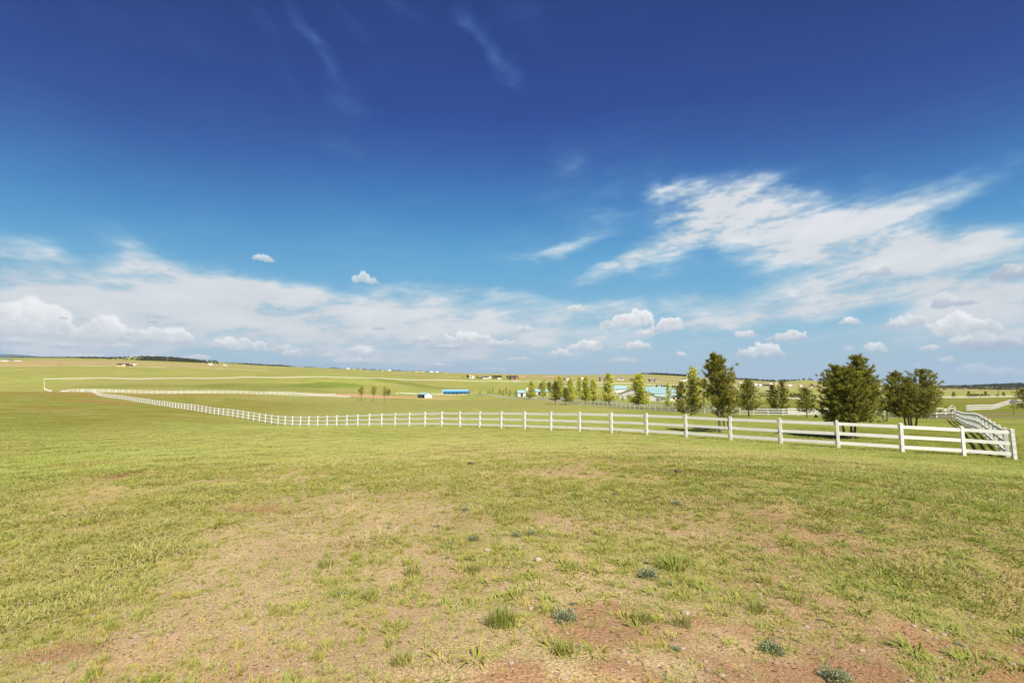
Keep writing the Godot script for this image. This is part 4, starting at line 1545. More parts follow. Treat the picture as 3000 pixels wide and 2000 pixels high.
func sage(seed_: int, n: int, rad: float) -> ArrayMesh:
	var r := RandomNumberGenerator.new()
	r.seed = seed_
	var st := surface()
	st.set_smooth_group(-1)
	for k in n:
		var a := r.randf() * TAU
		var e := asin(pow(r.randf(), 0.8))
		var d := Vector3(cos(a) * cos(e), sin(e) * 0.75, sin(a) * cos(e))
		var p := d * rad * r.randf_range(0.45, 1.0) * (1.0 + 0.3 * sin(a * 3.0 + seed_))
		var u := (d + Vector3(r.randfn(0, 0.5), r.randfn(0.3, 0.4), r.randfn(0, 0.5))).normalized() * r.randf_range(0.018, 0.032)
		var w := u.cross(Vector3(r.randf_range(-1, 1), r.randf_range(-1, 1), r.randf_range(-1, 1))).normalized() * 0.0055
		st.set_color(Color(0.24, 0.29, 0.16).lerp(Color(0.36, 0.40, 0.27), r.randf()))
		quad(st, p - w, p + u * 0.6 - w, p + u, p + w)
	for k in 10:
		var a := r.randf() * TAU
		st.set_color(Color(0.12, 0.09, 0.06))
		add_tube(st, [Vector3(0, -0.02, 0), Vector3(cos(a), 0.7, sin(a)) * rad * 0.7], [0.004, 0.002], 3)
	return commit(st)

func make_grass() -> void:
	var green := Color(0.375, 0.425, 0.085)
	var deep := Color(0.21, 0.27, 0.045)
	var pale := Color(0.52, 0.52, 0.18)
	var straw := Color(0.64, 0.55, 0.31)
	var dry_root := Color(0.46, 0.38, 0.18)
	var bunch := [tuft(1, 34, 0.07, 0.15, 0.0050, 0.055, 0.40, green, dry_root), tuft(2, 26, 0.06, 0.13, 0.0050, 0.045, 0.55, green, dry_root), tuft(3, 30, 0.05, 0.12, 0.0055, 0.06, 0.5, pale, dry_root)]
	var leafy := [tuft(4, 18, 0.08, 0.18, 0.0105, 0.06, 1.2, green, deep), tuft(5, 15, 0.08, 0.17, 0.0115, 0.07, 1.3, green, deep), tuft(6, 20, 0.06, 0.15, 0.0095, 0.08, 1.1, pale, deep)]
	var dry := [tuft(7, 20, 0.04, 0.12, 0.004, 0.06, 0.9, straw, straw), tuft(8, 16, 0.05, 0.16, 0.004, 0.05, 1.2, straw, dry_root)]
	var sprout := [tuft(9, 16, 0.025, 0.065, 0.0042, 0.05, 0.7, green, dry_root), tuft(10, 16, 0.02, 0.055, 0.0045, 0.06, 1.0, pale, dry_root), tuft(16, 18, 0.02, 0.06, 0.004, 0.06, 1.1, green.lerp(straw, 0.5), straw)]
	var sod := [tuft(11, 70, 0.05, 0.11, 0.0095, 0.30, 0.75, green, dry_root), tuft(12, 70, 0.05, 0.12, 0.0095, 0.32, 0.85, pale, dry_root), tuft(13, 60, 0.05, 0.12, 0.009, 0.3, 0.9, green.lerp(straw, 0.45), dry_root)]
	var sages := [sage(14, 260, 0.075), sage(15, 220, 0.065)]
	var r := RandomNumberGenerator.new()
	r.seed = 1234
	var groups := {}
	var kinds := {"bunch": bunch, "leafy": leafy, "dry": dry, "sprout": sprout, "sod": sod, "sage": sages}
	for k: String in kinds:
		for i in kinds[k].size():
			groups[k + str(i)] = []
	# close by: separate tufts with soil between
	for k in 130000:
		var d := sqrt(r.randf_range(2.2 * 2.2, 20.0 * 20.0))
		var th := r.randf_range(-0.98, 0.98)
		var x := sin(th) * d
		var z := -cos(th) * d
		var b := bareness(x, z)
		var red := redness(x, z) if d < 16.0 else 0.0
		if r.randf() < red * 0.85 or r.randf() < smoothstep(0.2, 0.75, b) * 0.60 or r.randf() < smoothstep(11.0, 20.0, d):
			continue
		if patchy.get_noise_2d(x * 9.0, z * 9.0) < r.randf_range(-0.5, 0.15):
			continue
		var right := smoothstep(0.8, 3.2, x - 0.16 * d + 0.9 * patchy.get_noise_2d(x * 0.7 + 9.0, z * 0.7))
		var lush := patchy.get_noise_2d(x * 0.6 + 70.0, z * 0.6)
		right = minf(1.0, right * 1.15)
		right = maxf(right, smoothstep(0.16, 0.34, lush) * 0.8)
		var kind := "bunch"
		var p := r.randf()
		if p < 0.36:
			kind = "sprout"
		elif p < 0.54:
			kind = "dry"
		elif p < 0.545:
			kind = "sage"
		elif r.randf() < right:
			kind = "leafy"
		var s := (0.40 + 0.75 * pow(r.randf(), 1.8)) * (0.85 + 0.5 * clampf(lush + 0.3, 0.0, 1.0))
		if d > 8.0:
			s *= 1.15
		var tint := Color(1, 1, 1).lerp(Color(1.25, 1.0, 0.75), clampf(r.randfn(0.25, 0.35), 0.0, 1.0)).lerp(Color(0.85, 0.95, 0.9), clampf(r.randfn(0.1, 0.3), 0.0, 0.8))
		tint = tint.lerp(Color(0.84, 0.92, 0.80), 0.8 * smoothstep(0.5, 3.5, x - 0.1 * d))
		if kind == "sage":
			tint = Color(1, 1, 1)
			s *= 0.6
		if kind == "leafy":
			s *= 0.82
		var key := kind + str(r.randi() % kinds[kind].size())
		groups[key].append([Transform3D(Basis(Vector3.UP, r.randf() * TAU).scaled(Vector3(s, s * r.randf_range(0.48, 0.8), s)), on_land(x, z)), tint])
	# thin growth of fine blades all over, also on the barest soil
	for k in 200000:
		var d := sqrt(r.randf_range(2.2 * 2.2, 21.0 * 21.0))
		var th := r.randf_range(-0.98, 0.98)
		var x := sin(th) * d
		var z := -cos(th) * d
		if r.randf() < 0.25 * smoothstep(0.3, 0.8, bareness(x, z)) + 0.5 * redness(x, z) or patchy.get_noise_2d(x * 6.0 + 3.0, z * 6.0) < r.randf_range(-0.55, 0.2):
			continue
		var s := r.randf_range(0.5, 1.15)
		var tint := Color(1, 1, 1).lerp(Color(1.2, 1.05, 1.1), r.randf()).lerp(Color(0.75, 0.85, 1.5), clampf(r.randfn(0.1, 0.35), 0.0, 0.8))
		groups["sprout" + str(r.randi() % 3)].append([Transform3D(Basis(Vector3.UP, r.randf() * TAU).scaled(Vector3(s, s * r.randf_range(0.7, 1.1), s)), on_land(x, z)), tint])
	# rusty dry wisps standing above the grass on the western slope
	for k in 260:
		var d := r.randf_range(9.0, 34.0)
		var th := r.randf_range(-0.9, 0.25)
		var x := sin(th) * d
		var z := -cos(th) * d
		if patchy.get_noise_2d(x * 0.8 - 60.0, z * 0.8) < 0.12:
			continue
		var s := r.randf_range(1.2, 2.6)
		groups["dry" + str(r.randi() % 2)].append([Transform3D(Basis(Vector3.UP, r.randf() * TAU).scaled(Vector3(s * 0.8, s, s * 0.8)), on_land(x, z)), Color(0.75, 0.48, 0.34).lerp(Color(1, 0.95, 0.8), r.randf())])
	# further out: sods that close up
	for k in 56000:
		var d := exp(r.randf_range(log(6.0), log(95.0)))
		var th := r.randf_range(-0.98, 0.98)
		var x := sin(th) * d
		var z := -cos(th) * d
		if r.randf() < smoothstep(0.22, 0.6, bareness(x, z)) * (1.0 - smoothstep(16.0, 34.0, d)) or r.randf() > smoothstep(8.0, 24.0, d) + 0.08:
			continue
		var c := cover_colour(x, z)
		var f := 1.15 / 0.27
		var s := r.randf_range(0.8, 1.35) * (1.0 + d / 60.0)
		var hy := r.randf_range(0.45, 0.85) * (1.0 - 0.45 * smoothstep(25.0, 80.0, d))
		var tint := Color(1.02, 1.02, 0.9).lerp(Color(c.r * f * 0.76, c.g * f * 0.765, c.b / 0.095), 0.75)
		var key := "sod" + str(r.randi() % 3)
		groups[key].append([Transform3D(Basis(Vector3.UP, r.randf() * TAU).scaled(Vector3(s, hy * (0.9 + s * 0.1), s)), on_land(x, z)), tint])
	var o := Node3D.new()
	o.name = "grass"
	add_child(o)
	tag(o, "short spring grass in tufts and sods covering the hillside", "grass")
	o.set_meta("kind", "stuff")
	for k: String in kinds:
		for i in kinds[k].size():
			scatter(k + "_grass" if k != "sage" else "sage_sprigs", kinds[k][i], mats.blades, groups[k + str(i)], o)
	# straw and chips on the soil
	var chip := boxes([[Vector3.ZERO, Vector3(1, 0.12, 0.16)]])
	var list := []
	for k in 42000:
		var d := sqrt(r.randf_range(2.2 * 2.2, 9.5 * 9.5))
		var th := r.randf_range(-0.95, 0.95)
		var x := sin(th) * d
		var z := -cos(th) * d
		var s := r.randf_range(0.008, 0.035)
		var t := r.randf()
		var c := Color(0.46, 0.36, 0.19) if t < 0.6 else (Color(0.17, 0.09, 0.05) if t < 0.85 else Color(0.50, 0.42, 0.30))
		list.append([Transform3D((Basis(Vector3.UP, r.randf() * TAU) * Basis(Vector3.BACK, r.randfn(0.0, 0.25))).scaled(Vector3(s, s * 0.6, s * r.randf_range(0.4, 1.0))), on_land(x, z, 0.004)), c])
	var lo := Node3D.new()
	lo.name = "litter"
	add_child(lo)
	tag(lo, "dry straw bits and chips lying on the bare soil", "litter")
	lo.set_meta("kind", "stuff")
	scatter("straw_bits", chip, mats.blades, list, lo)
	var grit := []
	for k in 5000:
		var d := sqrt(r.randf_range(2.2 * 2.2, 9.0 * 9.0))
		var th := r.randf_range(-0.95, 0.95)
		var s := 0.006 + 0.022 * pow(r.randf(), 3.0)
		grit.append([Transform3D(Basis(Vector3.UP, r.randf() * TAU).scaled(Vector3(s, s * 0.7, s * r.randf_range(0.6, 1.0))), on_land(sin(th) * d, -cos(th) * d, s * 0.2)), Color(0.36, 0.24, 0.16).lerp(Color(0.50, 0.42, 0.33), r.randf())])
	scatter("grit", chamfered(Vector3.ZERO, Vector3(1.6, 1.2, 1.4), 0.35), mats.blades, grit, lo)
	# longer grass left standing along the fence feet
	var rank := tuft(51, 40, 0.10, 0.26, 0.006, 0.12, 0.5, pale, dry_root)
	var along := []
	for q: Array in [[[21.95, 19.75], [18.31, 20.83], [14.05, 23.43], [-31.66, 62.63]], [[22.2, 20.25], [61.4, 62.0]]]:
		for f: Vector2 in spaced(vec2s(q), 0.22):
			if r.randf() < 0.45:
				continue
			var x := f.x + r.randfn(0.0, 0.10)
			var z := f.y + r.randfn(0.0, 0.10)
			var s := r.randf_range(0.4, 1.1)
			along.append([Transform3D(Basis(Vector3.UP, r.randf() * TAU).scaled(Vector3(s, s * r.randf_range(0.6, 1.1), s)), on_land(x, z)), Color(0.8, 0.85, 0.7).lerp(Color(1.1, 1.0, 0.9), r.randf())])
	scatter("fence_line_grass", rank, mats.blades, along, o)

func make_small_things() -> void:
	# clumps and plants that stand out one by one
	var big := tuft(31, 240, 0.08, 0.19, 0.0050, 0.14, 0.42, Color(0.20, 0.25, 0.035), Color(0.26, 0.2, 0.08))
	var mid := tuft(32, 90, 0.06, 0.14, 0.0050, 0.085, 0.5, Color(0.22, 0.26, 0.045), Color(0.3, 0.23, 0.09))
	var lush := tuft(33, 70, 0.10, 0.24, 0.0105, 0.10, 1.0, Color(0.24, 0.30, 0.045), Color(0.16, 0.2, 0.035))
	for q: Array in [["biggest upright bunchgrass clump, dense and round, on bare tan soil", big, -0.08, -3.62, 1.0, ""], ["leafy bright grass clump beside a grey sage plant at the edge of red soil", lush, 1.72, -4.95, 1.25, ""], ["upright bunchgrass clump on bare tan soil", mid, -1.05, -4.9, 1.2, "g"], ["upright bunchgrass clump on bare tan soil", mid, -0.42, -4.95, 1.1, "g"], ["upright bunchgrass clump on bare tan soil", mid, 1.05, -3.75, 1.1, "g"], ["upright bunchgrass clump on bare tan soil", mid, 1.35, -3.7, 1.0, "g"], ["upright bunchgrass clump on bare tan soil", mid, 0.35, -3.15, 0.9, "g"], ["upright bunchgrass clump on bare tan soil", mid, -1.35, -4.4, 1.0, "g"], ["upright bunchgrass clump on bare tan soil", mid, -2.1, -5.2, 1.2, "g"], ["upright bunchgrass clump on bare tan soil", mid, 2.1, -4.0, 1.0, "g"], ["upright bunchgrass clump on bare tan soil", mid, -0.7, -3.0, 0.9, "g"]]:
		var o := thing("grass_clump", q[0], "grass clump", on_land(q[2], q[3]), q[2] * 3.0, "bunchgrass clumps on the bare soil" if q[5] == "g" else "")
		o.scale = Vector3.ONE * q[4]
		part("blades", q[1], mats.blades, o).set_meta("kind", "stuff")
	var sg := sage(40, 520, 0.12)
	for q: Array in [[0.42, -3.75, 0.85], [1.4, -4.75, 0.9], [1.85, -3.35, 0.7], [2.05, -3.0, 0.75], [-0.5, -6.0, 0.65], [0.25, -6.1, 0.65], [0.05, -6.05, 0.55], [-0.75, -7.2, 0.65], [2.6, -7.2, 0.6]]:
		var o := thing("sage_plant", "low grey-green sage plant hugging the bare soil", "sage plant", on_land(q[0], q[1]), q[0] * 5.0, "grey-green sage plants")
		o.scale = Vector3.ONE * q[2]
		part("foliage", sg, mats.blades, o).set_meta("kind", "stuff")
	# stones and clods
	var r := RandomNumberGenerator.new()
	r.seed = 77
	for q: Array in [["dark clod of dung on the grass below the near fence", -1.05, -11.4, 0.08, "d"], ["pair of dark dung clods on the green slope, the larger one", 2.5, -15.5, 0.11, "d"], ["pair of dark dung clods on the green slope, the smaller one", 2.0, -15.0, 0.07, "d"], ["pinkish flat stone on bare soil between bunchgrass clumps", -0.3, -5.6, 0.045, "s"], ["pinkish stone by the leafy bright grass clump", 0.3, -5.2, 0.05, "s"], ["small pale pebble on the red soil", 1.45, -3.9, 0.04, "s"], ["white fleck of stone beside the biggest bunchgrass clump", 0.16, -3.95, 0.03, "s"], ["reddish-brown clod in the grass of the eastern lawn", 3.4, -9.3, 0.08, "d"]]:
		var st := surface()
		st.set_smooth_group(1)
		var rings := []
		for i in 6:
			var ring := []
			var e := -PI / 2.0 + PI * i / 5.0
			for j in 9:
				var a := TAU * j / 9.0
				var k := r.randf_range(0.75, 1.15)
				ring.append(Vector3(cos(a) * cos(e) * k, sin(e) * 0.55 * k, sin(a) * cos(e) * k) * q[3])
			rings.append(ring)
		for i in 5:
			for j in 9:
				quad(st, rings[i][j], rings[i][(j + 1) % 9], rings[i + 1][(j + 1) % 9], rings[i + 1][j])
		var o := MeshInstance3D.new()
		o.name = numbered("stone" if q[4] == "s" else "dung_clod")
		o.mesh = commit(st)
		o.material_override = mats.stone if q[4] == "s" else mats.dung
		add_child(o)
		o.position = on_land(q[1], q[2], q[3] * 0.2)
		tag(o, q[0], "stone" if q[4] == "s" else "clod")
const CIRRUS := [
	[-48.6, 10.6, 5.2, 2.5, 0, 0.85],
	[-40.3, 12.1, 5.0, 2.8, -8, 0.80],
	[-43.1, 7.9, 12.9, 3.7, 0, 0.95],
	[-46.3, 5.6, 9.0, 2.7, 0, 0.80],
	[-34.4, 8.2, 12.8, 3.3, 0, 0.75],
	[-28.6, 9.9, 14.4, 3.3, 5, 0.90],
	[-31.8, 6.2, 22.5, 3.7, 0, 0.92],
	[-42.8, 3.7, 12.5, 2.6, 0, 0.75],
	[-15.2, 8.7, 19.8, 4.0, 3, 0.85],
	[-10.9, 5.0, 22.2, 2.6, 0, 0.75],
	[6.6, 7.2, 18.2, 2.6, 0, 0.60],
	[26.8, 7.3, 14.7, 1.6, 0, 0.50],
	[-5.3, 5.5, 22.8, 3.1, 0, 0.55],
	[-2.2, 11.4, 14.5, 1.5, -2, 0.50],
	[15.3, 10.0, 19.6, 1.7, 2, 0.70],
	[31.9, 8.4, 15.2, 1.8, 2, 0.80],
	[17.2, 4.8, 16.8, 0.9, 0, 0.30],
	[33.3, 5.0, 15.3, 0.6, 0, 0.25],
	[26.6, 20.0, 8.3, 4.1, -10, 0.85],
	[34.9, 17.4, 11.8, 3.8, 0, 0.92],
	[30.7, 16.0, 9.7, 2.9, 0, 0.45],
	[12.6, 21.7, 10.5, 5.9, -20, 0.24],
	[4.5, 18.4, 11.1, 2.5, 10, 0.22],
	[27.5, 23.2, 8.8, 2.1, 0, 0.20],
	[42.2, 17.1, 8.1, 1.9, 6, 0.55],
	[22.0, 17.6, 8.6, 3.3, 30, 0.85],
	[15.4, 15.4, 8.1, 1.4, 16, 0.75],
	[3.6, 16.9, 7.7, 1.0, 14, 0.50],
	[35.4, 14.2, 10.6, 3.2, -4, 0.90],
	[43.4, 12.4, 7.8, 2.5, -6, 0.95],
	[47.2, 8.9, 7.8, 2.8, 0, 0.97],
	[38.6, 10.2, 10.3, 2.6, 0, 0.80],
	[48.0, 5.8, 6.7, 2.7, 0, 0.95],
	[42.9, 4.7, 7.1, 1.9, 0, 0.60],
	[24.1, 22.3, 5.3, 1.8, -20, 0.40],
	[-27.2, 36.6, 4.7, 1.2, -45, 0.38],
	[-29.9, 32.8, 3.1, 1.0, -38, 0.20],
	[-22.0, 32.3, 3.7, 1.9, -10, 0.28],
	[-22.4, 28.3, 3.6, 2.0, 10, 0.22],
	[-5.5, 41.2, 4.9, 1.6, -40, 0.26],
	[-2.8, 39.2, 5.5, 1.3, -52, 0.28],
	[-0.6, 37.1, 1.9, 0.8, -45, 0.22],
	[1.0, 41.4, 4.9, 2.3, -30, 0.18],
	[-33.6, 36.3, 4.7, 1.3, -35, 0.17],
	[-24.7, 35.1, 2.9, 1.2, -50, 0.20],
	[-14.7, 41.7, 5.1, 1.1, -36, 0.22],
	[-21.3, 39.6, 3.9, 1.0, -38, 0.20],
	[-43.7, 32.9, 7.1, 1.8, -22, 0.17],
	[-17.8, 35.5, 3.1, 0.7, -30, 0.20],
	[-37.8, 32.6, 3.1, 0.9, -40, 0.14],
	[9.1, 27.4, 2.7, 1.9, -50, 0.23],
	[-10.0, 23.7, 8.2, 1.7, 8, 0.16],
	[13.6, 27.0, 14.6, 7.7, 20, 0.13],
	[-17.6, 18.1, 11.9, 1.2, 4, 0.12],
	[47.1, 19.3, 2.3, 0.8, 24, 0.33],
	[50.2, 19.2, 1.4, 1.1, 36, 0.37],
	[44.8, 19.1, 1.4, 0.8, 15, 0.20],
	[19.8, 22.9, 3.0, 1.5, -30, 0.30],
	[2.8, 33.8, 2.9, 1.6, 0, 0.09],
]
const CUMULUS := [
	[-47.08, 4.20, 6.63, 3.55, 1.00, 0.30],
	[-43.08, 4.02, 7.14, 2.84, 1.00, 0.30],
	[-39.05, 4.13, 4.57, 1.65, 0.95, 0.30],
	[-36.90, 4.18, 2.62, 2.47, 1.00, 0.25],
	[-48.63, 3.40, 2.53, 0.70, 0.85, 0.50],
	[-45.09, 3.26, 2.66, 0.62, 0.90, 0.50],
	[-42.08, 3.43, 2.70, 0.59, 0.90, 0.40],
	[-33.26, 3.86, 3.58, 1.55, 0.97, 0.30],
	[-30.22, 3.83, 4.31, 1.52, 0.97, 0.30],
	[-27.84, 3.69, 3.12, 0.94, 0.90, 0.30],
	[-29.69, 13.79, 2.21, 0.82, 0.90, 0.35],
	[-18.60, 12.45, 3.17, 1.23, 0.92, 0.35],
	[-16.89, 6.69, 1.62, 0.67, 0.70, 0.80],
	[-39.22, 6.11, 0.91, 0.44, 0.72, 0.80],
	[-45.58, 5.90, 0.57, 0.28, 0.70, 0.80],
	[-11.70, 5.25, 2.37, 0.95, 0.88, 0.50],
	[-5.29, 5.03, 8.75, 2.02, 1.00, 0.35],
	[-0.44, 4.88, 5.73, 0.97, 0.92, 0.40],
	[-8.77, 4.47, 4.75, 0.70, 0.82, 0.60],
	[1.77, 6.77, 2.82, 0.88, 0.92, 0.45],
	[8.77, 4.30, 5.07, 1.57, 1.00, 0.35],
	[6.16, 3.58, 3.91, 1.05, 0.97, 0.40],
	[15.32, 4.45, 4.41, 1.02, 0.97, 0.30],
	[14.56, 7.15, 7.00, 2.22, 1.00, 0.30],
	[19.14, 6.61, 3.72, 1.91, 1.00, 0.30],
	[16.87, 6.02, 2.65, 0.84, 0.97, 0.35],
	[8.41, 9.27, 3.87, 0.95, 0.90, 0.40],
	[21.07, 3.40, 1.53, 0.58, 0.97, 0.30],
	[29.08, 3.18, 5.02, 1.69, 1.00, 0.25],
	[28.09, 5.39, 2.39, 1.01, 0.95, 0.40],
	[31.90, 4.89, 4.11, 1.05, 0.97, 0.35],
	[37.52, 6.19, 1.99, 0.84, 0.95, 0.30],
	[41.46, 5.45, 3.46, 1.39, 0.90, 0.60],
	[45.94, 4.50, 5.32, 2.15, 1.00, 0.35],
	[48.01, 2.97, 4.71, 1.95, 0.82, 0.85],
	[45.97, 3.45, 2.97, 1.04, 0.90, 0.60],
	[39.53, 3.29, 1.88, 1.16, 1.00, 0.25],
	[43.22, 3.23, 1.54, 0.51, 0.97, 0.30],
	[37.08, 3.47, 1.00, 0.49, 0.90, 0.30],
	[44.38, 2.04, 1.30, 0.69, 0.95, 0.30],
	[42.45, 1.71, 0.86, 0.29, 0.90, 0.30],
	[46.23, 1.00, 3.55, 0.91, 0.90, 0.40],
	[48.24, 0.79, 2.71, 0.76, 0.92, 0.40],
	[48.85, 9.13, 2.52, 1.39, 0.66, 0.95],
	[45.36, 7.14, 2.84, 1.37, 0.80, 0.80],
	[39.73, 10.84, 2.36, 1.14, 0.80, 0.60],
	[-47.76, 2.27, 3.42, 0.53, 0.95, 0.30],
	[-44.13, 2.30, 3.89, 0.57, 0.97, 0.30],
	[-40.26, 2.51, 3.62, 0.47, 0.92, 0.30],
	[-35.89, 2.59, 3.50, 0.57, 0.95, 0.30],
	[-26.24, 3.11, 2.85, 1.19, 0.92, 0.30],
	[-22.58, 3.20, 2.27, 0.65, 0.92, 0.30],
	[-18.53, 3.45, 3.98, 1.42, 0.95, 0.35],
	[-18.70, 2.62, 7.14, 0.67, 0.95, 0.25],
	[-13.41, 2.69, 5.02, 0.51, 0.92, 0.25],
	[-9.17, 2.29, 5.59, 0.52, 0.95, 0.25],
	[-3.08, 1.84, 5.27, 0.39, 0.92, 0.25],
	[0.88, 3.07, 4.84, 0.53, 0.90, 0.30],
	[13.83, 2.77, 4.55, 0.68, 0.90, 0.20],
	[25.12, 2.10, 2.15, 0.36, 0.85, 0.20],
]
const LAND := [
	[-2.598, 0.00, -1.5], [-2.121, 0.00, -2.121], [-1.5, 0.00, -2.598], [-0.7765, 0.00, -2.898], [0, 0.00, -3], [0.7765, 0.00, -2.898],
	[1.5, 0.00, -2.598], [2.121, 0.00, -2.121], [2.598, 0.00, -1.5], [-17.36, -0.89, -16], [-37.12, -1.76, -34], [-76.73, -2.49, -70],
	[-131.9, -2.17, -120], [-181.6, -1.39, -165], [-258.4, -4.50, -235], [-363.1, -5.28, -330], [-462.9, 0.15, -420], [-529.8, 7.24, -480],
	[-996.3, 38.94, -900], [-1995, 99.67, -1800], [-2883, 151.20, -2600], [-12.66, -0.61, -14], [-25.45, -1.42, -28], [-52.92, -2.51, -58],
	[-96.06, -3.03, -105], [-149.4, -2.59, -163], [-183.4, -1.90, -200], [-238.4, -3.59, -260], [-311.9, -3.94, -340], [-455.3, 7.42, -495],
	[-830.1, 37.56, -900], [-1663, 99.67, -1800], [-2402, 153.20, -2600], [-8.093, -0.36, -12], [-16.27, -1.23, -24], [-34.01, -2.67, -50],
	[-59.99, -4.11, -88], [-88.83, -3.68, -130], [-128.7, -1.83, -188], [-164.3, -3.54, -240], [-226, -3.77, -330], [-357.2, 8.10, -520],
	[-619.5, 32.72, -900], [-1171, 77.22, -1700], [-1792, 127.17, -2600], [-7.024, -0.61, -14], [-14.11, -1.63, -28], [-31.84, -4.01, -63],
	[-53.23, -4.62, -105], [-83.84, -4.52, -165], [-117, -3.67, -230], [-152.7, -4.18, -300], [-193.5, -4.03, -380], [-275.8, 9.58, -540],
	[-460.2, 27.20, -900], [-1331, 103.19, -2600], [-3.722, -0.31, -11], [-7.825, -1.28, -23], [-17.76, -2.96, -52], [-35.97, -4.62, -105],
	[-85.83, -7.55, -250], [-110, -7.25, -320], [-134.1, -5.67, -390], [-193.2, 8.59, -560], [-293.5, 21.23, -850], [-898.7, 87.23, -2600],
	[-1.655, -0.27, -11], [-3.175, -1.02, -21], [-6.376, -2.07, -42], [-14.01, -3.83, -92], [-25.93, -5.60, -170], [-51.15, -8.69, -335],
	[-65.69, -9.37, -430], [-82.6, -4.42, -540], [-105.8, 7.54, -690], [-145.7, 16.25, -950], [-399.1, 67.30, -2600], [0.7898, -0.18, -10.5],
	[1.436, -0.82, -19], [2.579, -1.61, -34], [6.087, -3.52, -80], [11.06, -4.63, -145], [15.64, -5.72, -205], [25.21, -6.28, -330],
	[36.71, -3.73, -480], [56.68, 4.57, -740], [76.64, 11.67, -1000], [199.5, 57.35, -2600], [3.009, -0.08, -10], [5.287, -0.71, -17.5],
	[8.788, -1.43, -29], [18.85, -2.94, -62], [31.98, -4.46, -105], [50.29, -6.51, -165], [88.5, -9.04, -290], [140.7, -4.20, -460],
	[229.7, 0.61, -750], [337.1, 9.30, -1100], [797.6, 45.42, -2600], [5.41, -0.00, -9], [9.049, -0.61, -15], [15.25, -1.48, -25.2],
	[30.36, -2.78, -50], [51.11, -4.13, -84], [68.2, -5.21, -112], [100.6, -6.76, -165], [183.2, -8.51, -300], [366.9, -9.66, -600],
	[703.9, -7.01, -1150], [1593, 9.68, -2600], [7.87, -0.10, -9], [13.16, -0.84, -15], [18.64, -1.46, -21.2], [29.15, -1.61, -33],
	[60.2, -3.60, -68], [88.66, -4.54, -100], [249, -7.19, -280], [534.2, -9.66, -600], [1336, -16.52, -1500], [4012, -25.67, -4500],
	[9.855, -0.17, -9], [22, -1.58, -20], [30.93, -1.73, -28], [66.54, -3.20, -60], [88.84, -3.76, -80], [155.8, -4.94, -140],
	[300.9, -6.66, -270], [669.5, -9.66, -600], [1674, -21.08, -1500], [5026, -39.37, -4500], [-9934, 104.76, -9000], [-3.859e+04, -51.60, -3.5e+04],
	[-6184, 139.14, -9000], [-2.401e+04, -51.60, -3.5e+04], [-3104, 104.76, -9000], [-1.206e+04, -51.60, -3.5e+04], [689.5, 49.79, -9000], [2680, -51.60, -3.5e+04],
	[5513, -5.11, -9000], [2.144e+04, -51.60, -3.5e+04], [1.07e+04, -34.82, -1.2e+04], [3.122e+04, -51.60, -3.5e+04], [1.341e+04, -34.82, -1.2e+04], [3.912e+04, -51.60, -3.5e+04],
]
const PINES := [
	["tall open-crowned pine with long bare side limbs, standing right behind the white fence", 14.1, -30.5, 5.3, 2.7, 36, 1, 1, 330],
	["short pine with forked leaning stems at the foot of the tall open-crowned pine", 15.7, -33.0, 3.7, 2.5, 34, 3, 2, 300],
	["round-topped pine with clear straight trunk between lane fence and near fence", 39.6, -75.0, 5.9, 4.6, 20, 1, 3, 420],
	["full broad pine standing on the far side of the grey-railed lane fence", 62.1, -104.0, 7.6, 5.6, 14, 2, 4, 480],
	["small upright pine with bare lower trunk beside the very bushy big pine", 46.7, -71.0, 4.7, 3.6, 22, 1, 5, 330],
	["very bushy big pine with several trunks, dense to its pointed tops", 20.7, -27.5, 5.0, 3.5, 24, 3, 6, 1150],
	["wide spreading pine with many thin dark stems and flat tilted crown", 31.0, -35.0, 4.5, 4.3, 24, 4, 7, 1000],
	["pine mostly hidden between the bushy big pine and the wide spreading pine", 48.3, -58.0, 4.6, 3.2, 30, 2, 8, 260],
	["small dark pine behind the wide spreading pine, by the far green field", 142.2, -150.0, 6.2, 5.0, 20, 1, 9, 240],
	["dark pine on the green rise beside the short fence piece", 128.3, -112.0, 5.2, 5.0, 8, 1, 10, 360],
	["olive pine with full low crown in front of the pale-topped poplar", 24.0, -61.0, 5.5, 3.9, 16, 2, 11, 480],
	["dark upright pine in the open pasture, the taller of a pair casting shadows", 14.2, -146.0, 7.4, 4.0, 20, 1, 12, 360],
	["dark upright pine in the open pasture, the shorter of a pair casting shadows", 17.2, -143.0, 5.5, 3.4, 20, 1, 13, 300],
	["little round pine on the lawn below the blue arena roof", 76.2, -178.0, 3.9, 2.4, 20, 1, 14, 150],
	["little dark conical spruce against the white barn wall", 70.1, -283.0, 3.2, 2.4, 4, 1, 15, 150],
	["young yellowish pine under the thin pale poplar by the lane", 48.4, -139.0, 3.0, 1.8, 12, 1, 16, 150],
]
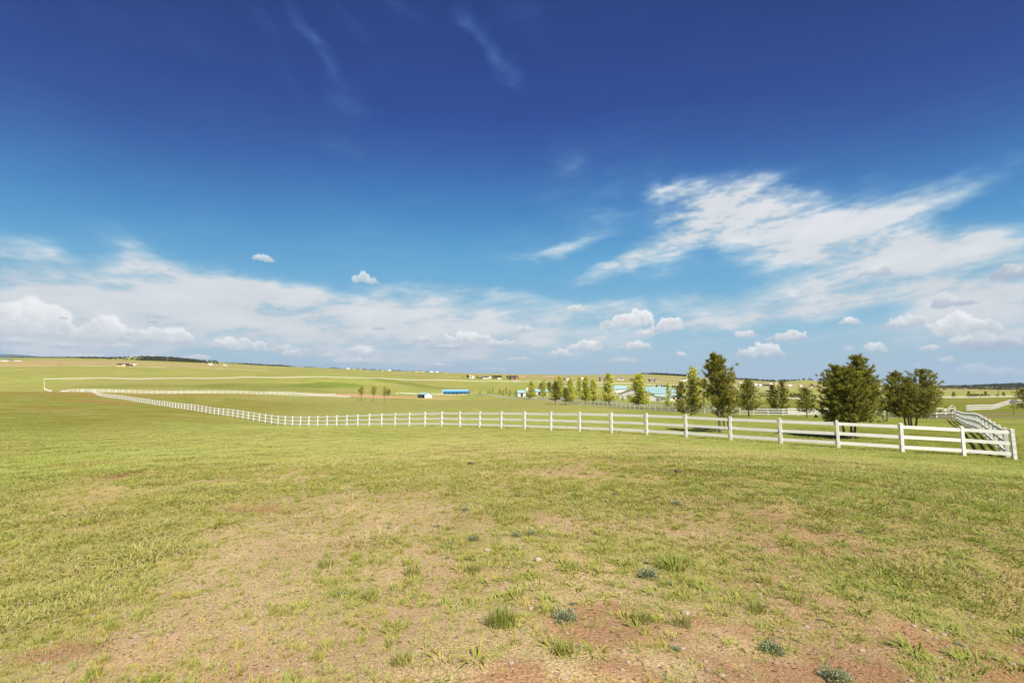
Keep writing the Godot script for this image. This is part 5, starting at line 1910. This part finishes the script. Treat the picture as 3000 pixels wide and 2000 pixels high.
const POPLARS := [
	["pale yellow-green poplar with bare white top twigs at pasture corner", 9.7, -222.0, 9.0, 6.8, 1],
	["slim yellow-green poplar before the dark evergreen clump", 19.0, -270.0, 10.5, 6.6, 2],
	["yellow-green poplar crowded behind the taller pasture pine", 25.7, -240.0, 12.0, 7.7, 3],
	["yellow-green poplar with dark trunk beside the shorter pasture pine", 20.0, -152.0, 8.6, 5.3, 1],
	["faint thin poplar behind the lane fences, against the distant fence lines", 42.9, -285.0, 13.0, 7.2, 2],
	["poplar with broad low skirt of leaves before the bright blue outbuilding", 27.7, -168.0, 10.0, 6.4, 3],
	["grey-stemmed poplar with loose airy crown, twin of the skirted poplar", 34.6, -190.0, 10.0, 6.2, 1],
	["very tall pointed poplar left of the gabled barn wall", 35.4, -163.0, 11.2, 8.8, 2],
	["big bright poplar standing between the two arena roofs", 36.3, -128.0, 9.5, 8.1, 3],
	["thin see-through poplar in front of the arena's blue lean-to roof", 47.9, -137.0, 7.6, 4.0, 4],
	["tall poplar with pale feathery top behind the olive pine", 49.6, -122.0, 11.2, 7.3, 2],
]
const SMALL_TREES := [
	["small dark pine in the row behind the white fence near the long barn", "small pines in a row by the blue-roofed barns", -52.3, -430.0, 3.8, 2.8, 0],
	["small dark pine in the row behind the white fence near the long barn", "small pines in a row by the blue-roofed barns", -41.7, -430.0, 3.6, 2.8, 0],
	["small dark pine in the row behind the white fence near the long barn", "small pines in a row by the blue-roofed barns", -30.5, -424.0, 3.6, 2.9, 0],
	["small dark pine in the row behind the white fence near the long barn", "small pines in a row by the blue-roofed barns", -21.0, -416.0, 4.4, 3.0, 0],
	["small dark pine in the row behind the white fence near the long barn", "small pines in a row by the blue-roofed barns", -18.4, -416.0, 5.6, 3.0, 0],
	["small dark pine in the row behind the white fence near the long barn", "small pines in a row by the blue-roofed barns", -11.5, -405.0, 5.4, 4.2, 0],
	["small dark pine in the row behind the white fence near the long barn", "small pines in a row by the blue-roofed barns", -5.3, -405.0, 6.0, 3.6, 0],
	["small dark pine on the pasture side of the white fence near the low barns", "small pines on the pasture side", -7.0, -350.0, 4.6, 3.0, 0],
	["small dark pine on the pasture side of the white fence near the low barns", "small pines on the pasture side", -1.8, -335.0, 5.4, 3.6, 0],
	["small dark pine on the pasture side of the white fence near the low barns", "small pines on the pasture side", 2.7, -325.0, 5.4, 3.4, 0],
	["thin-trunked tree with yellowish crown in the valley pasture, first of three in line", "three thin trees in the valley pasture", -85.1, -252.0, 9.0, 4.4, 1],
	["thin-trunked tree with sparse tall crown in the valley pasture, middle of three in line", "three thin trees in the valley pasture", -78.2, -252.0, 9.6, 4.2, 1],
	["thin-trunked tree with dark full crown in the valley pasture, beside a round bush", "three thin trees in the valley pasture", -71.8, -252.0, 9.2, 4.4, 1],
	["dark round bush beyond the orange dirt yard, behind the three thin trees", "", -102.9, -372.0, 5.6, 4.6, 2],
	["dark tall evergreen in the clump behind the slim poplar", "dark evergreens in a clump", 28.3, -430.0, 9.5, 6.0, 2],
	["dark tall evergreen in the clump behind the slim poplar", "dark evergreens in a clump", 32.1, -433.0, 11.0, 6.0, 0],
	["dark tall evergreen in the clump behind the slim poplar", "dark evergreens in a clump", 36.3, -436.0, 10.0, 6.0, 2],
	["dark tall evergreen in the clump behind the slim poplar", "dark evergreens in a clump", 41.4, -430.0, 11.5, 6.0, 0],
	["dark tall evergreen in the clump behind the slim poplar", "dark evergreens in a clump", 45.3, -433.0, 12.0, 6.0, 2],
	["dark tall evergreen in the clump behind the slim poplar", "dark evergreens in a clump", 48.7, -436.0, 10.0, 6.0, 0],
	["leafless brown tree at the edge of the dark evergreen clump", "leafless brown trees", 26.0, -415.0, 8.0, 7.0, 3],
	["leafless brown tree at the edge of the dark evergreen clump", "leafless brown trees", 35.5, -415.0, 8.5, 7.0, 3],
	["evergreen in the dense grove beside the dark-roofed white shed", "evergreens in the distant grove", -41.4, -950.0, 8.0, 7.0, 2],
	["evergreen in the dense grove beside the dark-roofed white shed", "evergreens in the distant grove", -37.0, -950.0, 9.0, 7.0, 2],
	["evergreen in the dense grove beside the dark-roofed white shed", "evergreens in the distant grove", -32.7, -950.0, 9.0, 7.0, 2],
	["evergreen in the dense grove beside the dark-roofed white shed", "evergreens in the distant grove", -28.3, -950.0, 8.5, 7.0, 2],
	["evergreen in the dense grove beside the dark-roofed white shed", "evergreens in the distant grove", -24.0, -950.0, 9.0, 7.0, 2],
	["lone dark tree beside one of the distant houses", "lone trees beside distant houses", -93.1, -930.0, 9.0, 7.2, 2],
	["lone dark tree beside one of the distant houses", "lone trees beside distant houses", -83.3, -940.0, 8.0, 6.4, 2],
	["lone dark tree beside one of the distant houses", "lone trees beside distant houses", -72.5, -930.0, 7.0, 5.6, 2],
	["lone dark tree beside one of the distant houses", "lone trees beside distant houses", -9.2, -930.0, 9.0, 7.2, 2],
	["lone dark tree beside one of the distant houses", "lone trees beside distant houses", 12.1, -930.0, 7.0, 5.6, 2],
	["lone dark tree beside one of the distant houses", "lone trees beside distant houses", -104.9, -940.0, 4.0, 3.2, 2],
	["lone dark tree beside one of the distant houses", "lone trees beside distant houses", 106.5, -905.0, 7.0, 5.6, 2],
	["lone dark tree beside one of the distant houses", "lone trees beside distant houses", 142.2, -930.0, 8.0, 6.4, 2],
	["tiny tree in the row behind the blue arena roof", "tiny trees behind the arena", 194.9, -600.0, 4.6, 3.6, 2],
	["tiny tree in the row behind the blue arena roof", "tiny trees behind the arena", 199.0, -600.0, 4.6, 3.6, 2],
	["tiny tree in the row behind the blue arena roof", "tiny trees behind the arena", 201.3, -600.0, 4.6, 3.6, 2],
	["tiny tree in the row behind the blue arena roof", "tiny trees behind the arena", 204.5, -600.0, 4.6, 3.6, 2],
	["tiny tree in the row behind the blue arena roof", "tiny trees behind the arena", 206.8, -600.0, 4.6, 3.6, 2],
	["tiny tree in the row behind the blue arena roof", "tiny trees behind the arena", 216.4, -600.0, 4.6, 3.6, 2],
	["tiny tree in the row behind the blue arena roof", "tiny trees behind the arena", 219.2, -600.0, 4.6, 3.6, 2],
	["tiny tree in the row behind the blue arena roof", "tiny trees behind the arena", 222.4, -600.0, 4.6, 3.6, 2],
	["tiny tree in the row behind the blue arena roof", "tiny trees behind the arena", 225.2, -600.0, 4.6, 3.6, 2],
	["tiny tree in the row behind the blue arena roof", "tiny trees behind the arena", 230.7, -600.0, 4.6, 3.6, 2],
	["lone yellow-green tree at the edge of the far green field", "", 314.7, -318.0, 4.6, 3.6, 4],
	["yellow-green tree above dark shrubs behind the far field fence", "", 325.7, -318.0, 5.2, 4.0, 4],
	["yellow-green tree beside the leaning utility pole", "", 337.6, -318.0, 4.8, 3.2, 4],
	["small yellow-green tree near the far end of the field fence", "", 350.2, -318.0, 4.2, 3.4, 4],
	["round dark shrub in the row behind the far field fence", "round dark shrubs behind the far fence", 325.3, -316.0, 2.6, 3.2, 2],
	["round dark shrub in the row behind the far field fence", "round dark shrubs behind the far fence", 327.5, -316.0, 2.6, 3.6, 2],
	["round dark shrub in the row behind the far field fence", "round dark shrubs behind the far fence", 329.9, -316.0, 2.6, 3.4, 2],
	["round dark shrub in the row behind the far field fence", "round dark shrubs behind the far fence", 332.8, -316.0, 2.4, 3.0, 2],
	["round dark shrub in the row behind the far field fence", "round dark shrubs behind the far fence", 337.6, -316.0, 1.8, 2.2, 2],
	["round dark shrub in the row behind the far field fence", "round dark shrubs behind the far fence", 343.7, -316.0, 2.0, 2.8, 2],
	["shrub in the clump behind the broad pine, before the tan plain", "shrubs before the tan plain", 206.3, -330.0, 3.4, 3.6, 2],
	["shrub in the clump behind the broad pine, before the tan plain", "shrubs before the tan plain", 209.3, -330.0, 3.8, 3.6, 2],
	["shrub in the clump behind the broad pine, before the tan plain", "shrubs before the tan plain", 211.9, -330.0, 3.4, 4.0, 2],
	["shrub in the clump behind the broad pine, before the tan plain", "shrubs before the tan plain", 207.8, -330.0, 2.8, 2.6, 4],
	["bare brown shrub between the round-topped pine and the broad pine", "bare brown shrubs", 192.5, -345.0, 4.0, 5.0, 3],
	["bare brown shrub between the round-topped pine and the broad pine", "bare brown shrubs", 194.6, -345.0, 4.0, 5.0, 3],
	["bare brown shrub between the round-topped pine and the broad pine", "bare brown shrubs", 196.7, -345.0, 4.0, 5.0, 3],
]
const WOODS := [
	["thin belt of pines on the crest before the blue mountains", -1.185, -0.954, 2450, 2650, 420, 5, 8, 0],
	["open pine wood where the thin belt thickens towards the rounded hills", -1.000, -0.846, 2250, 2650, 560, 7, 10, 0],
	["dark pine wood on the rounded hills of the far western ridge", -0.877, -0.662, 2080, 2650, 1500, 8, 12, 0],
	["thin line of pines on the skyline before the blue hills", -0.662, -0.415, 2450, 2700, 420, 6, 9, 0],
	["scattered specks of trees around the skyline houses", -0.415, -0.154, 2350, 2600, 170, 5, 8, 0],
	["dark pine wood on the low hill behind the tan slope", 0.275, 0.450, 2430, 2640, 420, 9, 13, 0],
	["line of pines along the far ridge behind the scattered houses", 0.450, 0.715, 2450, 2620, 420, 8, 12, 0],
	["dark wooded ridge beyond the tan plain", 0.969, 1.354, 3300, 4700, 4200, 12, 17, 0],
	["leafless grey thickets on the far side of the tan plain", 0.915, 1.169, 1700, 2600, 700, 5, 8, 1],
	["belt of dark trees on the horizon of the plain", 0.892, 1.046, 4200, 5200, 500, 12, 16, 1],
]
const HOUSES := [
	["cream gambrel house with long wing below the dark wooded ridge", -789.7, -900.0, 17.0, 9.0, 4.2, 3.2, 20, "cream", "slate", "", 7.0, 1],
	["small cream garage beside the cream house below the wooded ridge", -780.9, -905.0, 8.0, 7.0, 2.8, 2.2, 20, "cream", "slate", "", 0.0, 1],
	["low white shed on the tan field below the wooded ridge, beside a smaller one", -977.4, -1150.0, 9.0, 5.0, 2.2, 1.0, 0, "white", "white", "", 0.0, 0],
	["pale arched barn with greenish roof at the edge of the tan field", -1482.4, -1300.0, 20.0, 12.0, 3.2, 4.0, 10, "white", "green", "", 0.0, 0],
	["long low white shed on the tan field near the arched barn", -1470.9, -1320.0, 22.0, 5.0, 2.6, 1.0, 0, "white", "grey", "", 0.0, 0],
	["cream house with pinkish roof and a tall white gable among small trees", -87.2, -935.0, 8.0, 8.0, 5.0, 3.0, 30, "white", "pink", "", 5.0, 1],
	["long white shed with dark roof in the hamlet beyond the long fence", -56.0, -940.0, 13.0, 8.0, 3.6, 2.0, 12, "white", "slate", "", 0.0, 1],
	["brown open shed joined to the long white shed in the hamlet", -66.0, -938.0, 7.0, 7.0, 3.0, 1.4, 12, "brown", "grey", "", 0.0, 0],
	["low white trailer home above the hamlet shed", -50.4, -1000.0, 9.0, 4.0, 2.8, 0.8, 0, "white", "white", "", 0.0, 0],
	["white shed beside the evergreen grove of the hamlet", -25.5, -900.0, 7.0, 4.0, 2.4, 0.8, 0, "white", "white", "", 0.0, 0],
	["brick house with steep dark gables and white trim at the hamlet edge", 2.1, -900.0, 13.0, 10.0, 4.2, 4.2, 25, "brick", "slate", "", 6.0, 1],
	["pale house with reddish roof on the tan slope past the hamlet", 28.7, -1250.0, 15.0, 9.0, 3.0, 2.4, -10, "cream", "pink", "", 0.0, 1],
	["long low house with pink roof between small dark trees on the tan slope", 103.6, -1200.0, 20.0, 9.0, 3.0, 2.6, -8, "tan", "pink", "", 0.0, 1],
	["bright white two-storey farmhouse with grey-green roof above the pale track", 116.9, -905.0, 10.0, 9.0, 6.0, 3.2, 60, "white", "green", "", 0.0, 1],
	["white single-storey house behind the airy poplars", 154.8, -960.0, 11.0, 8.0, 4.0, 1.8, 0, "white", "white", "", 0.0, 1],
	["tall tan stone house with several gables beside the very tall poplar", 176.2, -860.0, 13.0, 9.0, 6.6, 3.6, 8, "tan", "grey", "", 6.0, 1],
	["white gabled house alone on the tan slope above the gabled barn", 278.6, -1150.0, 11.0, 9.0, 3.6, 4.0, 55, "white", "grey", "", 5.0, 1],
	["dark-roofed brick house on the tan slope left of the big bright poplar", 283.3, -1050.0, 10.0, 9.0, 3.2, 3.0, -15, "brick", "slate", "", 4.0, 1],
	["broad stone house with grey hipped roof above the arena", 332.2, -1050.0, 17.0, 10.0, 3.6, 4.2, 10, "stone", "grey", "", 7.0, 1],
	["pale house high on the hill under the dark pine wood", 737.7, -1900.0, 16.0, 10.0, 4.0, 4.0, 0, "white", "brown", "", 6.0, 0],
	["long white building on the hillside below the pine wood", 576.7, -1500.0, 18.0, 6.0, 2.8, 1.0, 0, "white", "white", "", 0.0, 0],
	["long dark red barn in the scattered settlement", 742.2, -1300.0, 22.0, 9.0, 3.6, 2.4, 0, "brown", "slate", "", 0.0, 0],
	["tall white barn beside the long dark red barn", 772.6, -1330.0, 11.0, 9.0, 5.5, 3.0, 20, "white", "white", "", 0.0, 0],
	["broad pink-roofed house above the white barn in the settlement", 1040.6, -1750.0, 24.0, 12.0, 4.0, 3.0, 5, "cream", "pink", "", 8.0, 0],
	["red barn at the pale lane end above the lawn", 376.3, -900.0, 8.0, 7.0, 3.2, 2.4, 20, "brick", "pink", "", 0.0, 0],
	["small pale house in the scattered settlement under the far ridge", 819.3, -1600.0, 10.0, 7.0, 3.0, 1.8, 10, "white", "white", "houses of the scattered settlement", 0.0, 0],
	["small pale house in the scattered settlement under the far ridge", 904.2, -1750.0, 9.0, 7.0, 3.0, 1.8, 12, "white", "grey", "houses of the scattered settlement", 0.0, 0],
	["small pale house in the scattered settlement under the far ridge", 867.6, -1650.0, 11.0, 7.0, 3.0, 1.8, 16, "white", "grey", "houses of the scattered settlement", 0.0, 0],
	["small pale house in the scattered settlement under the far ridge", 707.8, -1350.0, 10.0, 7.0, 3.0, 1.8, 2, "white", "slate", "houses of the scattered settlement", 0.0, 0],
	["small pale house in the scattered settlement under the far ridge", 756.5, -1400.0, 9.0, 7.0, 3.0, 1.8, -11, "white", "slate", "houses of the scattered settlement", 0.0, 0],
	["small pale house in the scattered settlement under the far ridge", 889.1, -1650.0, 9.0, 7.0, 3.0, 1.8, 15, "brown", "brick", "houses of the scattered settlement", 0.0, 0],
	["small pale house in the scattered settlement under the far ridge", 892.7, -1600.0, 13.0, 7.0, 3.0, 1.8, -10, "cream", "brown", "houses of the scattered settlement", 0.0, 0],
	["small pale house in the scattered settlement under the far ridge", 711.4, -1300.0, 10.0, 7.0, 3.0, 1.8, 12, "white", "white", "houses of the scattered settlement", 0.0, 0],
	["small pale house in the scattered settlement under the far ridge", 717.8, -1290.0, 10.0, 7.0, 3.0, 1.8, 16, "white", "white", "houses of the scattered settlement", 0.0, 0],
	["small pale house in the scattered settlement under the far ridge", 917.2, -1500.0, 15.0, 7.0, 3.0, 1.8, 0, "cream", "pink", "houses of the scattered settlement", 0.0, 0],
	["small pale house in the scattered settlement under the far ridge", 904.3, -1450.0, 10.0, 7.0, 3.0, 1.8, -8, "white", "white", "houses of the scattered settlement", 0.0, 0],
	["small pale house in the scattered settlement under the far ridge", 1073.2, -1700.0, 10.0, 7.0, 3.0, 1.8, -18, "white", "grey", "houses of the scattered settlement", 0.0, 0],
	["small pale house in the scattered settlement under the far ridge", 906.3, -1400.0, 7.0, 7.0, 3.0, 1.8, 9, "white", "white", "houses of the scattered settlement", 0.0, 0],
	["small pale house in the scattered settlement under the far ridge", 921.3, -1400.0, 7.0, 7.0, 3.0, 1.8, -13, "cream", "grey", "houses of the scattered settlement", 0.0, 0],
	["small pale house in the scattered settlement under the far ridge", 925.0, -1380.0, 7.0, 7.0, 3.0, 1.8, 19, "white", "grey", "houses of the scattered settlement", 0.0, 0],
	["small pale house in the scattered settlement under the far ridge", 940.8, -1380.0, 8.0, 7.0, 3.0, 1.8, 4, "cream", "grey", "houses of the scattered settlement", 0.0, 0],
	["small pale house in the scattered settlement under the far ridge", 549.3, -1250.0, 8.0, 7.0, 3.0, 1.8, -15, "white", "slate", "houses of the scattered settlement", 0.0, 0],
	["small pale house in the scattered settlement under the far ridge", 564.4, -1300.0, 7.0, 7.0, 3.0, 1.8, 16, "cream", "brown", "houses of the scattered settlement", 0.0, 0],
	["small pale house in the scattered settlement under the far ridge", 608.8, -1350.0, 7.0, 7.0, 3.0, 1.8, 10, "white", "slate", "houses of the scattered settlement", 0.0, 0],
	["tiny pale house on the skyline of the far green hillside", -828.9, -2250.0, 13.0, 8.0, 3.4, 2.4, -10, "white", "white", "tiny houses on the skyline", 0.0, 0],
	["tiny pale house on the skyline of the far green hillside", -797.9, -2250.0, 13.0, 8.0, 3.4, 2.4, 0, "white", "grey", "tiny houses on the skyline", 0.0, 0],
	["tiny pale house on the skyline of the far green hillside", -767.0, -2250.0, 13.0, 8.0, 3.4, 2.4, 10, "cream", "pink", "tiny houses on the skyline", 0.0, 0],
	["tiny pale house on the skyline of the far green hillside", -656.9, -2250.0, 13.0, 8.0, 3.4, 2.4, 10, "white", "grey", "tiny houses on the skyline", 0.0, 0],
	["tiny pale house on the skyline of the far green hillside", -619.1, -2250.0, 13.0, 8.0, 3.4, 2.4, 0, "white", "white", "tiny houses on the skyline", 0.0, 0],
	["tiny pale house on the skyline of the far green hillside", -524.5, -2250.0, 13.0, 8.0, 3.4, 2.4, -5, "cream", "grey", "tiny houses on the skyline", 0.0, 0],
	["tiny pale house on the skyline of the far green hillside", -484.9, -2250.0, 13.0, 8.0, 3.4, 2.4, -10, "white", "grey", "tiny houses on the skyline", 0.0, 0],
	["tiny pale house on the skyline of the far green hillside", -467.8, -2250.0, 13.0, 8.0, 3.4, 2.4, 0, "cream", "brown", "tiny houses on the skyline", 0.0, 0],
	["tiny pale house on the skyline of the far green hillside", -454.0, -2250.0, 13.0, 8.0, 3.4, 2.4, 0, "white", "grey", "tiny houses on the skyline", 0.0, 0],
	["tiny pale house on the skyline of the far green hillside", -407.6, -2250.0, 13.0, 8.0, 3.4, 2.4, 15, "white", "white", "tiny houses on the skyline", 0.0, 0],
	["tiny pale house on the skyline of the far green hillside", -380.0, -2250.0, 13.0, 8.0, 3.4, 2.4, 15, "white", "white", "tiny houses on the skyline", 0.0, 0],
	["tiny pale house on the skyline of the far green hillside", -330.2, -2250.0, 13.0, 8.0, 3.4, 2.4, 0, "white", "slate", "tiny houses on the skyline", 0.0, 0],
	["tiny pale house on the skyline of the far green hillside", -158.2, -2250.0, 13.0, 8.0, 3.4, 2.4, -20, "white", "slate", "tiny houses on the skyline", 0.0, 0],
	["tiny pale house on the skyline of the far green hillside", -80.8, -2250.0, 13.0, 8.0, 3.4, 2.4, 5, "white", "slate", "tiny houses on the skyline", 0.0, 0],
	["tiny pale house on the skyline of the far green hillside", -1033.3, -1600.0, 13.0, 8.0, 3.4, 2.4, 15, "white", "grey", "tiny houses on the skyline", 0.0, 0],
	["tiny pale house on the skyline of the far green hillside", -1085.9, -1600.0, 13.0, 8.0, 3.4, 2.4, 0, "white", "white", "tiny houses on the skyline", 0.0, 0],
]
